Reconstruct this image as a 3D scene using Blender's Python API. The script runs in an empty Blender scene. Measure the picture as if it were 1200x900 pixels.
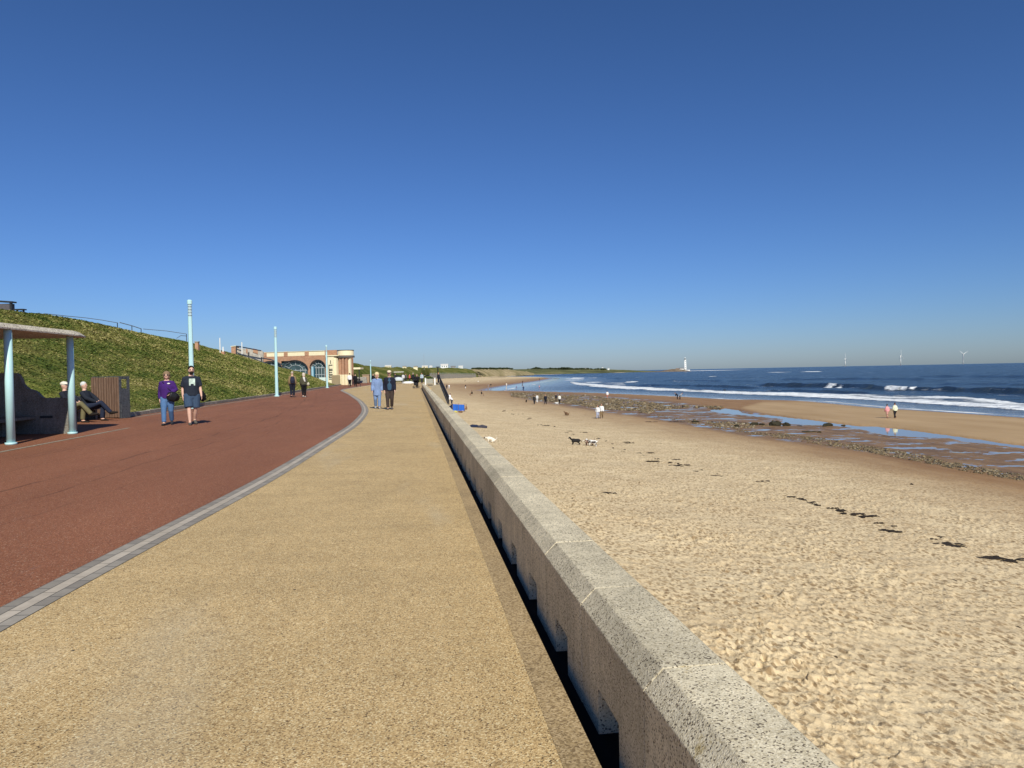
import bpy, bmesh, math, random
import numpy as np
from mathutils import Vector, Matrix, noise as mnoise
random.seed(7); rng = np.random.default_rng(5)
PI = math.pi; R_ = math.radians
S = bpy.context.scene; COL = S.collection

# ------------------------------------------------------------------ camera geometry (wall runs along +Y, sea is +X)
F = 832.0; H = 1.62
psi = math.atan(114/832.); pit = math.atan(13.4/832); rol = math.atan(.0194)
f = np.array([math.sin(psi)*math.cos(pit), math.cos(psi)*math.cos(pit), -math.sin(pit)])
r0 = np.array([math.cos(psi), -math.sin(psi), 0]); u0 = np.cross(r0, f)
RR = r0*math.cos(rol)-u0*math.sin(rol); UU = u0*math.cos(rol)+r0*math.sin(rol)
OO = np.array([0, 0, H])
def ray(x, y): return f+RR*(x-600)/F-UU*(y-450)/F
def U(x, y, z=0.): d = ray(x, y); return OO+d*((z-H)/d[2])
def G(x, y): d = ray(x, y); return OO+d*((.016-H)/(d[2]+.02*d[0]))
def D(x, y, dist): return OO+ray(x, y)*dist
def P(v): v = np.array(v, float)-OO; a = v@f; return 600+F*(v@RR)/a, 450-F*(v@UU)/a
def zprom(x): return .02*(.8-x) if x > -16 else .02*16.8

# ------------------------------------------------------------------ scene bookkeeping
def tag(o, label=None, cat=None, group=None, kind=None):
    if label: o['label'] = label
    if cat: o['category'] = cat
    if group: o['group'] = group
    if kind: o['kind'] = kind
    return o
def empty(name, loc=(0, 0, 0), rz=0, **k):
    o = bpy.data.objects.new(name, None); COL.objects.link(o); o.location = Vector([float(c) for c in loc]); o.rotation_euler.z = rz
    o.empty_display_size = .2
    return tag(o, **k)
def link(name, me, m=None, parent=None, **k):
    me.name = name
    o = bpy.data.objects.new(name, me); COL.objects.link(o)
    if m is not None:
        if not me.materials:
            for q in (m if isinstance(m, (list, tuple)) else [m]): me.materials.append(q)
    o.parent = parent
    return tag(o, **k)
def dup(o, parent=None):
    c = o.copy(); COL.objects.link(c); c.parent = parent
    for ch in list(o.children): dup(ch, c)
    return c

class MB:
    def __init__(s): s.v = []; s.f = []; s.mi = []; s.uv = []
    def add(s, vs, fs, mi=0):
        n = len(s.v); s.v += [tuple(float(c) for c in v) for v in vs]
        for q in fs: s.f.append(tuple(i+n for i in q)); s.mi.append(mi)
        return s
    def box(s, a, b, mi=0, rz=0, c=None):
        x0, y0, z0 = a; x1, y1, z1 = b
        vs = [(x0, y0, z0), (x1, y0, z0), (x1, y1, z0), (x0, y1, z0), (x0, y0, z1), (x1, y0, z1), (x1, y1, z1), (x0, y1, z1)]
        if rz:
            cx, cy = c if c else ((x0+x1)/2, (y0+y1)/2); ca, sa = math.cos(rz), math.sin(rz)
            vs = [(cx+(x-cx)*ca-(y-cy)*sa, cy+(x-cx)*sa+(y-cy)*ca, z) for x, y, z in vs]
        return s.add(vs, [(0, 3, 2, 1), (4, 5, 6, 7), (0, 1, 5, 4), (1, 2, 6, 5), (2, 3, 7, 6), (3, 0, 4, 7)], mi)
    def bar(s, p, q, w=.04, h=None, mi=0):
        h = h or w; p = Vector(p); q = Vector(q); t = (q-p).normalized()
        up = Vector((0, 0, 1)) if abs(t.z) < .95 else Vector((1, 0, 0))
        a = t.cross(up).normalized()*w/2; b = a.cross(t).normalized()*h/2
        vs = [p-a-b, p+a-b, p+a+b, p-a+b, q-a-b, q+a-b, q+a+b, q-a+b]
        return s.add(vs, [(0, 3, 2, 1), (4, 5, 6, 7), (0, 1, 5, 4), (1, 2, 6, 5), (2, 3, 7, 6), (3, 0, 4, 7)], mi)
    def tube(s, pts, rad, seg=8, side=(1, 0, 0), mi=0, cap=True):
        pts = [Vector([float(c) for c in p]) for p in pts]; n = len(pts); side = Vector(side)
        base = len(s.v); vs = []; fs = []
        for i, p in enumerate(pts):
            t = (pts[min(i+1, n-1)]-pts[max(i-1, 0)])
            t = t.normalized() if t.length > 1e-6 else Vector((0, 0, 1))
            a = side-t*side.dot(t)
            if a.length < .05: a = Vector((0, 1, 0))-t*t.y
            if a.length < .05: a = Vector((1, 0, 0))-t*t.x
            a.normalize(); b = t.cross(a)
            r = rad[i] if isinstance(rad, (list, tuple)) else rad
            rx, ry = r if isinstance(r, (list, tuple)) else (r, r)
            for k in range(seg):
                an = 2*PI*k/seg; vs.append(p+a*rx*math.cos(an)+b*ry*math.sin(an))
        for i in range(n-1):
            for k in range(seg):
                fs.append((i*seg+k, i*seg+(k+1) % seg, (i+1)*seg+(k+1) % seg, (i+1)*seg+k))
        if cap: fs.append(tuple(range(seg-1, -1, -1))); fs.append(tuple((n-1)*seg+k for k in range(seg)))
        return s.add(vs, fs, mi)
    def ball(s, c, r, seg=10, rings=7, mi=0, jit=0):
        rx, ry, rz = r if isinstance(r, (list, tuple)) else (r, r, r)
        pts = []; vs = [(c[0], c[1], c[2]-rz)]
        for i in range(1, rings):
            a = PI*i/rings
            for k in range(seg):
                b = 2*PI*k/seg; j = 1+random.uniform(-jit, jit)
                vs.append((c[0]+rx*j*math.sin(a)*math.cos(b), c[1]+ry*j*math.sin(a)*math.sin(b), c[2]-rz*j*math.cos(a)))
        vs.append((c[0], c[1], c[2]+rz)); fs = []
        for k in range(seg): fs.append((0, 1+(k+1) % seg, 1+k))
        for i in range(rings-2):
            for k in range(seg):
                a = 1+i*seg; fs.append((a+k, a+(k+1) % seg, a+seg+(k+1) % seg, a+seg+k))
        L = len(vs)-1; a = 1+(rings-2)*seg
        for k in range(seg): fs.append((a+k, a+(k+1) % seg, L))
        return s.add(vs, fs, mi)
    def mesh(s, smooth=False):
        me = bpy.data.meshes.new('m'); me.from_pydata(s.v, [], s.f); me.update()
        if any(s.mi): me.polygons.foreach_set('material_index', s.mi)
        if smooth: me.polygons.foreach_set('use_smooth', [True]*len(s.f))
        return me
    def build(s, name, m, parent=None, smooth=False, **k): return link(name, s.mesh(smooth), m, parent, **k)
def bevel(o, w=.01, seg=2):
    b = o.modifiers.new('b', 'BEVEL'); b.width = w; b.segments = seg; b.limit_method = 'ANGLE'; b.angle_limit = R_(35); b.harden_normals = False
    return o

def np_mesh(name, V, Fc, attrs=None, smooth=True):
    me = bpy.data.meshes.new(name); n = len(V); m = len(Fc)
    me.vertices.add(n); me.vertices.foreach_set('co', np.asarray(V, np.float32).ravel())
    me.loops.add(m*4); me.loops.foreach_set('vertex_index', np.asarray(Fc, np.int32).ravel())
    me.polygons.add(m); me.polygons.foreach_set('loop_start', np.arange(0, m*4, 4, dtype=np.int32)); me.polygons.foreach_set('loop_total', np.full(m, 4, np.int32))
    if smooth: me.polygons.foreach_set('use_smooth', np.ones(m, bool))
    me.update(calc_edges=True)
    for k, a in (attrs or {}).items():
        at = me.attributes.new(k, 'FLOAT', 'POINT'); at.data.foreach_set('value', np.asarray(a, np.float32).ravel())
    return me
def grid_faces(nr, nc):
    i = np.arange((nr-1)*nc).reshape(nr-1, nc)[:, :-1].ravel()
    return np.stack([i, i+1, i+nc+1, i+nc], 1)

# ------------------------------------------------------------------ materials
class NT:
    def __init__(s, name):
        s.m = bpy.data.materials.new(name); s.m.use_nodes = True; s.t = s.m.node_tree; s.n = s.t.nodes; s.l = s.t.links
        s.b = s.n['Principled BSDF']; s.out = s.n['Material Output']
    def new(s, ty, **k):
        x = s.n.new(ty)
        for a, b in k.items():
            if hasattr(x, a): setattr(x, a, b)
            else: x.inputs[a].default_value = b
        return x
    def pos(s):
        if not hasattr(s, '_p'): s._p = s.new('ShaderNodeNewGeometry').outputs['Position']
        return s._p
    def obj(s):
        if not hasattr(s, '_o'): s._o = s.new('ShaderNodeTexCoord').outputs['Object']
        return s._o
    def scale(s, v, sc):
        m = s.new('ShaderNodeMapping'); m.inputs['Scale'].default_value = sc; s.l.new(v, m.inputs[0]); return m.outputs[0]
    def noise(s, v, sc, det=4, rough=.6, dist=0):
        m = s.new('ShaderNodeTexNoise'); s.l.new(v, m.inputs['Vector']); m.inputs['Scale'].default_value = sc
        m.inputs['Detail'].default_value = det; m.inputs['Roughness'].default_value = rough; m.inputs['Distortion'].default_value = dist
        return m.outputs['Fac']
    def vor(s, v, sc, feat='F1', out='Distance', dim='3D'):
        m = s.new('ShaderNodeTexVoronoi'); m.voronoi_dimensions = dim; m.feature = feat; s.l.new(v, m.inputs['Vector']); m.inputs['Scale'].default_value = sc
        return m.outputs[out]
    def ramp(s, x, stops, interp='LINEAR'):
        m = s.new('ShaderNodeValToRGB'); s.l.new(x, m.inputs[0]); cr = m.color_ramp; cr.interpolation = interp
        while len(cr.elements) < len(stops): cr.elements.new(.5)
        for e, (p, c) in zip(cr.elements, stops):
            e.position = p; e.color = (*c, 1) if isinstance(c, (tuple, list)) else (c, c, c, 1)
        return m.outputs[0]
    def mix(s, fac, a, b, mode='MIX'):
        m = s.new('ShaderNodeMix'); m.data_type = 'RGBA'; m.blend_type = mode
        for i, v in ((0, fac), (6, a), (7, b)):
            if isinstance(v, (int, float)): m.inputs[i].default_value = v if i == 0 else (v, v, v, 1)
            elif isinstance(v, (tuple, list)): m.inputs[i].default_value = (*v, 1)
            else: s.l.new(v, m.inputs[i])
        return m.outputs[2]
    def math(s, op, a, b=0., c=0.):
        m = s.new('ShaderNodeMath'); m.operation = op
        for i, v in enumerate((a, b, c)):
            if isinstance(v, (int, float)): m.inputs[i].default_value = v
            else: s.l.new(v, m.inputs[i])
        return m.outputs[0]
    def attr(s, name):
        m = s.new('ShaderNodeAttribute'); m.attribute_name = name; return m.outputs['Fac']
    def col(s, x): s.l.new(x, s.b.inputs['Base Color']) if not isinstance(x, (tuple, list)) else setattr(s.b.inputs['Base Color'], 'default_value', (*x, 1))
    def rough(s, x):
        if isinstance(x, (int, float)): s.b.inputs['Roughness'].default_value = x
        else: s.l.new(x, s.b.inputs['Roughness'])
    def bump(s, h, dist, strength=1., prev=None):
        m = s.new('ShaderNodeBump'); m.inputs['Distance'].default_value = dist; s.l.new(h, m.inputs['Height'])
        if isinstance(strength, (int, float)): m.inputs['Strength'].default_value = strength
        else: s.l.new(strength, m.inputs['Strength'])
        if prev is not None: s.l.new(prev, m.inputs['Normal'])
        s.l.new(m.outputs[0], s.b.inputs['Normal']); return m.outputs[0]
def mul(c, k): return tuple(x*k for x in c)
def simple(name, c, rough=.7, sc=8, var=.18, spec=.3, metal=0, bump=0, bsc=60):
    n = NT(name); nz = n.noise(n.obj(), sc, 5)
    n.col(n.ramp(nz, [(.25, mul(c, 1-var)), (.75, mul(c, 1+var))])); n.rough(rough)
    n.b.inputs['Specular IOR Level'].default_value = spec; n.b.inputs['Metallic'].default_value = metal
    if bump: n.bump(n.noise(n.obj(), bsc, 4), bump)
    return n.m
_mc = {}
def cloth(c):
    if c not in _mc: _mc[c] = simple('cloth', c, .9, 14, .14, .15, bump=.004, bsc=40)
    return _mc[c]
SKIN = simple('skin', (.50, .27, .19), .55, 20, .08)
SKINL = simple('skin_pale', (.62, .38, .29), .55, 20, .08)
BLACK = simple('black_plastic', (.012, .012, .014), .45)
DARK = simple('dark_paint', (.03, .032, .036), .5)
WHITE = simple('white_paint', (.78, .78, .76), .55, 3, .05)
CREAM = simple('cream_render', (.84, .74, .50), .75, 3, .06)
STEEL = simple('galvanised', (.36, .37, .38), .45, 6, .1, metal=.4)
LBLUE = simple('pale_blue_paint', (.47, .71, .74), .45, 2.5, .05, .4)
GLASSD = NT('window_glass'); GLASSD.col((.03, .06, .07)); GLASSD.rough(.08); GLASSD.b.inputs['Specular IOR Level'].default_value = .8; GLASSD = GLASSD.m

# tan resin-bound aggregate
n = NT('tan_aggregate'); p = n.pos()
v1 = n.vor(p, 150, 'F1', 'Color'); sv = n.new('ShaderNodeSeparateColor'); n.l.new(v1, sv.inputs[0])
c1 = n.ramp(sv.outputs[0], [(0, (.08, .055, .035)), (.08, (.30, .195, .09)), (.38, (.51, .345, .16)), (.72, (.61, .43, .21)), (.9, (.71, .54, .295)), (1, (.78, .65, .40))])
big = n.noise(p, .55, 5, .62); med = n.noise(n.scale(p, (1, .35, 1)), 2.2, 5, .65)
c2 = n.mix(.75, c1, n.ramp(big, [(.3, .88), (.7, 1.1)]), 'MULTIPLY')
c3 = n.mix(.6, c2, n.ramp(med, [(.32, .88), (.7, 1.08)]), 'MULTIPLY')
fine = n.noise(p, 14, 4, .7); c3 = n.mix(.7, c3, n.ramp(fine, [(.36, .86), (.62, 1.07)]), 'MULTIPLY')
patch = n.noise(n.scale(p, (.9, .22, 1)), .8, 3); c3 = n.mix(n.ramp(patch, [(.56, 0), (.72, .33)]), c3, (.52, .48, .38))
spot = n.vor(n.scale(p, (1, 1, 0)), 1.7, 'F1'); c3 = n.mix(n.math('LESS_THAN', spot, .02), c3, (.08, .06, .045)); spot2 = n.noise(n.scale(p, (1, .5, 1)), 1.1, 5, .8); c3 = n.mix(n.ramp(spot2, [(.66, 0), (.74, .35)]), c3, (.30, .22, .13))
# faint laying marks across the path
sx = n.new('ShaderNodeSeparateXYZ'); n.l.new(p, sx.inputs[0])
lay = n.noise(n.scale(p, (.04, 1, 1)), 2.6, 2); c3 = n.mix(.5, c3, n.ramp(lay, [(.3, .88), (.7, 1.07)]), 'MULTIPLY')
n.col(c3); n.rough(.85); n.b.inputs['Specular IOR Level'].default_value = .25; n.bump(n.vor(p, 150), .003, .7); TAN = n.m

n = NT('edging_concrete'); p = n.pos(); v1 = n.vor(p, 110, 'F1', 'Color'); sv = n.new('ShaderNodeSeparateColor'); n.l.new(v1, sv.inputs[0])
c1 = n.ramp(sv.outputs[0], [(0, (.19, .125, .06)), (.5, (.38, .265, .13)), (1, (.54, .40, .23))])
n.col(n.mix(.8, c1, n.ramp(n.noise(p, 1.3, 5), [(.3, .72), (.7, 1.15)]), 'MULTIPLY')); n.rough(.85); n.bump(n.noise(p, 120, 2), .003); EDG = n.m

# red asphalt: UVMap x = metres from the paving band, y = metres along
n = NT('red_asphalt'); p = n.pos()
v1 = n.vor(p, 130, 'F1', 'Color'); sv = n.new('ShaderNodeSeparateColor'); n.l.new(v1, sv.inputs[0])
c1 = n.ramp(sv.outputs[0], [(0, (.13, .05, .027)), (.5, (.265, .10, .050)), (.93, (.32, .135, .072)), (1, (.48, .32, .22))])
c2 = n.mix(.7, c1, n.ramp(n.noise(n.scale(p, (1, .3, 1)), .7, 5, .6), [(.3, .78), (.72, 1.18)]), 'MULTIPLY')
uvn = n.new('ShaderNodeAttribute'); uvn.attribute_name = 'lat'; lat = uvn.outputs['Fac']
wob = n.math('MULTIPLY', n.math('SUBTRACT', n.noise(p, .35, 2), .5), .5); latw = n.math('ADD', lat, wob)
for ctr, wd, k in ((2.45, .02, .68), (3.15, .026, .6), (5.1, .02, .7), (5.28, .02, .75), (1.75, .02, .85), (4.3, .014, .8)):
    d_ = n.math('ABSOLUTE', n.math('SUBTRACT', latw, ctr)); ms = n.math('LESS_THAN', d_, wd)
    ms = n.math('MULTIPLY', ms, n.ramp(n.noise(p, .8, 3), [(.38, 0), (.5, 1)]))
    c2 = n.mix(ms, c2, n.mix(1, c2, k, 'MULTIPLY'))
# shiny dry scuffs
sc_ = n.noise(n.scale(p, (2, .5, 1)), 3.1, 6, .7); c2 = n.mix(n.ramp(sc_, [(.62, 0), (.74, .35)]), c2, (.24, .13, .10))
spk = n.vor(p, .9, 'F1'); c2 = n.mix(n.math('LESS_THAN', spk, .025), c2, (.42, .32, .27))
n.col(c2); n.rough(.8); n.b.inputs['Specular IOR Level'].default_value = .25; n.bump(n.vor(p, 130), .004, .7); RED = n.m

# paving band
n = NT('band_setts'); p = n.pos(); la = n.attr('lat'); al = n.attr('lon')
cmb = n.new('ShaderNodeCombineXYZ'); n.l.new(la, cmb.inputs[1]); n.l.new(al, cmb.inputs[0])
br = n.new('ShaderNodeTexBrick'); n.l.new(cmb.outputs[0], br.inputs['Vector']); br.offset = .5
for k, v in (('Scale', 1.), ('Mortar Size', .005), ('Brick Width', .2), ('Row Height', .1), ('Mortar Smooth', .2)): br.inputs[k].default_value = v
br.inputs['Color1'].default_value = (.24, .21, .175, 1); br.inputs['Color2'].default_value = (.34, .30, .25, 1); br.inputs['Mortar'].default_value = (.10, .09, .08, 1)
br2 = n.new('ShaderNodeTexBrick'); n.l.new(cmb.outputs[0], br2.inputs['Vector'])
for k, v in (('Scale', 1.), ('Mortar Size', .005), ('Brick Width', .4), ('Row Height', .1), ('Mortar Smooth', .2)): br2.inputs[k].default_value = v
br2.inputs['Color1'].default_value = (.42, .355, .28, 1); br2.inputs['Color2'].default_value = (.49, .42, .34, 1); br2.inputs['Mortar'].default_value = (.2, .17, .13, 1)
inn = n.math('MULTIPLY', n.math('GREATER_THAN', la, .1), n.math('LESS_THAN', la, .2))
c1 = n.mix(inn, br.outputs[0], br2.outputs[0])
c1 = n.mix(.6, c1, n.ramp(n.noise(p, 9, 5, .7), [(.3, .75), (.7, 1.15)]), 'MULTIPLY'); n.col(c1); n.rough(.8); n.bump(br.outputs['Fac'], -.004); BAND = n.m

# speckled precast wall
def concrete(name, lo, mid, hi, speck=.10, sc=85, stain=.8, dirt=None):
    n = NT(name); p = n.pos()
    oi = n.new('ShaderNodeObjectInfo').outputs['Random']
    v1 = n.vor(p, sc, 'F1', 'Color'); sv = n.new('ShaderNodeSeparateColor'); n.l.new(v1, sv.inputs[0])
    amt = n.math('ADD', n.math('MULTIPLY', n.noise(p, 3.2, 4), .34), speck-.13)
    c = n.ramp(sv.outputs[1], [(0, lo), (.35, mid), (1, hi)])
    c = n.mix(n.math('LESS_THAN', sv.outputs[0], amt), c, (.17, .135, .095))
    c = n.mix(stain, c, n.ramp(n.noise(p, 2.1, 6, .65), [(.28, .72), (.72, 1.15)]), 'MULTIPLY')
    c = n.mix(.75, c, n.ramp(oi, [(0, .84), (1, 1.12)]), 'MULTIPLY')
    vert = n.noise(n.scale(p, (6, 6, .5)), 3, 4); c = n.mix(.45, c, n.ramp(vert, [(.35, .7), (.6, 1.08)]), 'MULTIPLY')
    lich = n.noise(p, 5.5, 5, .7); lm = n.math('MULTIPLY', n.ramp(lich, [(.66, 0), (.7, .5)]), n.ramp(n.noise(p, .6, 2), [(.52, 0), (.6, 1)]))
    c = n.mix(lm, c, (.40, .28, .08))
    n.col(c); n.rough(.88); n.b.inputs['Specular IOR Level'].default_value = .2; n.bump(n.noise(p, 130, 3), .004); return n.m
WALL = concrete('precast_aggregate', (.52, .435, .29), (.67, .575, .40), (.82, .72, .53), sc=170, speck=.07)
CONC = concrete('weathered_concrete', (.26, .25, .22), (.34, .32, .28), (.42, .40, .35), sc=60)
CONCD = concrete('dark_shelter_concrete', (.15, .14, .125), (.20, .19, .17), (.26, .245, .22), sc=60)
KERB = concrete('kerb_stone', (.26, .23, .18), (.36, .32, .25), (.46, .41, .33), sc=70)
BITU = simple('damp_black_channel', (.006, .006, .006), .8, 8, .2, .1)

# brick
n = NT('red_brick'); tc = n.obj(); sx = n.new('ShaderNodeSeparateXYZ'); n.l.new(tc, sx.inputs[0]); cm = n.new('ShaderNodeCombineXYZ')
n.l.new(n.math('ADD', sx.outputs[0], sx.outputs[1]), cm.inputs[0]); n.l.new(sx.outputs[2], cm.inputs[1])
br = n.new('ShaderNodeTexBrick'); n.l.new(cm.outputs[0], br.inputs['Vector'])
for k, v in (('Scale', 1.), ('Mortar Size', .012), ('Brick Width', .23), ('Row Height', .08)): br.inputs[k].default_value = v
br.inputs['Color1'].default_value = (.36, .13, .06, 1); br.inputs['Color2'].default_value = (.50, .21, .10, 1); br.inputs['Mortar'].default_value = (.45, .36, .26, 1)
n.col(n.mix(.6, br.outputs[0], n.ramp(n.noise(tc, 1.5, 5), [(.3, .75), (.7, 1.2)]), 'MULTIPLY')); n.rough(.9); BRICK = n.m

# timber slats of the bin housing
n = NT('brown_timber'); tc = n.obj(); w = n.noise(n.scale(tc, (9, 9, .7)), 4, 6, .7)
n.col(n.ramp(w, [(.25, (.085, .045, .028)), (.5, (.15, .085, .055)), (.78, (.25, .165, .115))])); n.rough(.75); n.bump(w, .006); WOOD = n.m
n = NT('pale_timber'); tc = n.obj(); w = n.noise(n.scale(tc, (9, 9, .7)), 4, 6, .7)
n.col(n.ramp(w, [(.25, (.26, .19, .11)), (.75, (.44, .34, .2))])); n.rough(.75); PALEWOOD = n.m

# grass
n = NT('bank_turf'); p = n.pos()
a = n.noise(p, 1.1, 7, .72); b = n.noise(n.scale(p, (1, .45, 1.4)), .35, 5, .65)
g = n.ramp(a, [(.3, (.032, .058, .010)), (.45, (.09, .125, .022)), (.58, (.175, .19, .042)), (.74, (.35, .30, .10))])
g = n.mix(n.ramp(b, [(.46, 0), (.66, .75)]), g, (.27, .22, .07)); g = n.mix(.75, g, n.ramp(n.noise(p, 9, 4, .7), [(.3, .55), (.7, 1.35)]), 'MULTIPLY')
n.col(g); n.rough(.9); n.b.inputs['Specular IOR Level'].default_value = .1; n.bump(n.noise(p, 3, 6, .7), .25); TURF = n.m
n = NT('grass_blades'); gi = n.new('ShaderNodeNewGeometry'); rn = gi.outputs['Random Per Island']; p = n.pos()
b = n.noise(n.scale(p, (1, .45, 1.4)), .35, 5, .65); a = n.noise(p, 1.1, 6, .7)
x = n.math('ADD', n.math('MULTIPLY', rn, .26), n.math('ADD', n.math('MULTIPLY', b, .8), n.math('MULTIPLY', a, .50)))
n.col(n.ramp(x, [(.48, (.038, .066, .012)), (.66, (.095, .13, .022)), (.79, (.185, .195, .045)), (.90, (.35, .30, .11)), (1, (.48, .41, .19))])); n.rough(.7)
n.b.inputs['Specular IOR Level'].default_value = .2
n.b.inputs['Subsurface Weight'].default_value = 0; GRASS = n.m
def farland(name, stops, sc, sc2=6):
    n = NT(name); p = n.pos(); a = n.noise(p, sc, 7, .7); g = n.ramp(a, stops)
    g = n.mix(.7, g, n.ramp(n.noise(p, sc*sc2, 5, .7), [(.3, .6), (.7, 1.3)]), 'MULTIPLY'); n.col(g); n.rough(.95); n.b.inputs['Specular IOR Level'].default_value = 0
    n.bump(n.noise(p, sc*4, 5), 1/sc*.08); return n.m
MIDHILL = farland('rough_hill_grass', [(.3, (.05, .065, .02)), (.46, (.10, .12, .03)), (.58, (.19, .175, .06)), (.7, (.30, .22, .10))], .09)
DUNE = farland('dune_grass_and_sand', [(.32, (.14, .14, .06)), (.46, (.28, .23, .12)), (.6, (.42, .33, .2)), (.75, (.6, .5, .34))], .03)
HEAD = farland('headland_fields', [(.35, (.075, .08, .045)), (.5, (.13, .14, .07)), (.62, (.21, .20, .10)), (.75, (.25, .19, .12))], .012)
DTREE = farland('dark_hedge_leaves', [(.3, (.02, .028, .014)), (.7, (.05, .06, .03))], .1)
PLANT = farland('shrub_leaves', [(.3, (.02, .035, .012)), (.7, (.07, .1, .03))], 1.5)
ROCK = farland('dark_rock', [(.3, (.02, .018, .012)), (.6, (.055, .05, .035)), (.8, (.12, .09, .05))], 1.5)
CLIFF = farland('island_rock', [(.3, (.10, .075, .055)), (.7, (.30, .24, .18))], .05)
WEED = simple('dry_black_seaweed', (.022, .015, .010), .8, 9, .5)

# beach sand: attributes wet, mud, wash, foot
n = NT('beach_sand'); p = n.pos(); wet = n.attr('wet'); mud = n.attr('mud'); wash = n.attr('wash'); bar = n.attr('bar')
g1 = n.noise(p, .45, 6, .65); g2 = n.noise(p, 7, 5, .7)
dry = n.ramp(g1, [(.25, (.61, .465, .285)), (.55, (.69, .54, .335)), (.8, (.75, .605, .395))])
dry = n.mix(.55, dry, n.ramp(g2, [(.3, .9), (.65, 1.07)]), 'MULTIPLY')
hfv = n.noise(n.scale(p, (1, .8, 1)), 3.0, 6, .8); dry = n.mix(.7, dry, n.ramp(hfv, [(.30, .45), (.42, 1.0), (.6, 1.05)]), 'MULTIPLY')
for sc9, th9, k9, st9 in ((5.5, .30, .40, .85), (3.1, .25, .50, .6), (10., .31, .45, .8)):  # dark specks: shade of the footprints painted into the dry sand colour
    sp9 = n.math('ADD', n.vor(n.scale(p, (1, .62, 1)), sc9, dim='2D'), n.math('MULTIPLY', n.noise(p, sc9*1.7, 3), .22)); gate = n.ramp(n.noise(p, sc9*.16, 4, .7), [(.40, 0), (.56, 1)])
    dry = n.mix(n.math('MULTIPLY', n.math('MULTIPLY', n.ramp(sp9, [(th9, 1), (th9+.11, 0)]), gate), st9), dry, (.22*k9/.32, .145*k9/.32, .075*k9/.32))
deb = n.vor(n.scale(p, (1, .35, 1)), 1.6, 'F1'); debm = n.math('MULTIPLY', n.math('LESS_THAN', deb, .05), n.ramp(n.noise(p, .25, 3), [(.45, 0), (.55, 1)]))
dry = n.mix(debm, dry, (.09, .06, .035))
we = n.ramp(n.noise(n.scale(p, (1, .22, 1)), .55, 6, .7), [(.3, (.235, .125, .052)), (.7, (.36, .215, .10))])
wetf = n.math('ADD', wet, n.math('MULTIPLY', n.math('SUBTRACT', n.noise(n.scale(p, (1, .35, 1)), .35, 6, .7), .5), .55))
wf = n.ramp(wetf, [(.12, 0), (.85, 1)]); c = n.mix(wf, dry, we)
barc = n.ramp(n.noise(n.scale(p, (1, .25, 1)), .3, 5), [(.3, (.37, .24, .115)), (.7, (.47, .32, .17))]); c = n.mix(bar, c, barc)
mudc = n.ramp(n.noise(n.scale(p, (1, .3, 1)), .8, 7, .75), [(.3, (.12, .068, .030)), (.55, (.24, .14, .062)), (.75, (.33, .215, .10))]); c = n.mix(mud, c, mudc)
pn = n.noise(n.scale(p, (.6, 1, 1)), .42, 6, .68); pud = n.math('MULTIPLY', n.ramp(pn, [(.545, 0), (.565, 1)]), n.ramp(mud, [(.5, 0), (.8, 1)]))
c = n.mix(pud, c, (.32, .26, .21)); c = n.mix(wash, c, (.25, .18, .13))
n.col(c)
gl = n.math('MAXIMUM', pud, wash)
ro = n.mix(wf, .95, .62); ro = n.mix(mud, ro, .5); ro = n.mix(gl, ro, .06)
n.l.new(ro, n.b.inputs['Roughness'])
spc = n.mix(gl, .15, .5); n.l.new(spc, n.b.inputs['Specular IOR Level'])
inv = n.math('SUBTRACT', 1., gl)
dryk = n.math('MULTIPLY', inv, n.ramp(wf, [(0, 1), (1, .32)]))
b1 = n.bump(n.noise(n.scale(p, (1, .7, 1)), 3.0, 5, .6), .10, dryk)
n.bump(n.noise(p, 40, 3), .01, inv, b1); SAND = n.m

# sea
n = NT('sea_water'); p = n.pos(); foam = n.attr('foam'); calm = n.attr('calm')
cd = n.new('ShaderNodeVectorMath'); cd.operation = 'LENGTH'; n.l.new(p, cd.inputs[0])
w1 = n.noise(n.scale(p, (.35, 1, 1)), .22, 6, .62); w2 = n.noise(n.scale(p, (.5, 1, 1)), 1.4, 4, .6)
w0 = n.noise(n.scale(p, (.18, 1, 1)), .03, 4, .6)
fn = n.mix(.5, n.noise(n.scale(p, (.5, .10, 1)), .6, 8, .8), n.noise(n.scale(p, (.10, .03, 1)), .6, 5, .7))
fm = n.ramp(n.math('ADD', foam, n.math('MULTIPLY', n.math('SUBTRACT', fn, .5), 4.4)), [(.40, 0), (.8, 1)])
deep = n.ramp(w0, [(.35, (.016, .028, .045)), (.65, (.026, .044, .066))])
shal = n.mix(calm, deep, (.14, .135, .14))
n.col(n.mix(fm, shal, (.80, .82, .84)))
n.l.new(n.mix(fm, n.mix(calm, .22, .08), .9), n.b.inputs['Roughness']); n.b.inputs['IOR'].default_value = 1.33
ik = n.math('SUBTRACT', 1., n.math('MULTIPLY', calm, .93))
b0 = n.bump(w0, 6., ik); b1 = n.bump(w1, 2.2, ik, b0); n.bump(w2, .35, ik, b1); SEA = n.m
n = NT('pool_water'); n.col((.26, .22, .19)); n.rough(.015); n.b.inputs['IOR'].default_value = 1.33; n.bump(n.noise(n.pos(), 3, 3), .004, .5); POOL = n.m
# cobbles with per-stone colour
n = NT('cobbles'); gi = n.new('ShaderNodeNewGeometry'); rn = gi.outputs['Random Per Island']; p = n.pos()
c = n.ramp(rn, [(0, (.035, .026, .015)), (.35, (.12, .085, .040)), (.65, (.21, .15, .068)), (.9, (.26, .19, .10)), (.975, (.34, .28, .19)), (1, (.55, .5, .42))])
n.col(n.mix(.6, c, n.ramp(n.noise(p, 5, 4), [(.3, .6), (.7, 1.2)]), 'MULTIPLY')); n.rough(.6); COB = n.m

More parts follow.
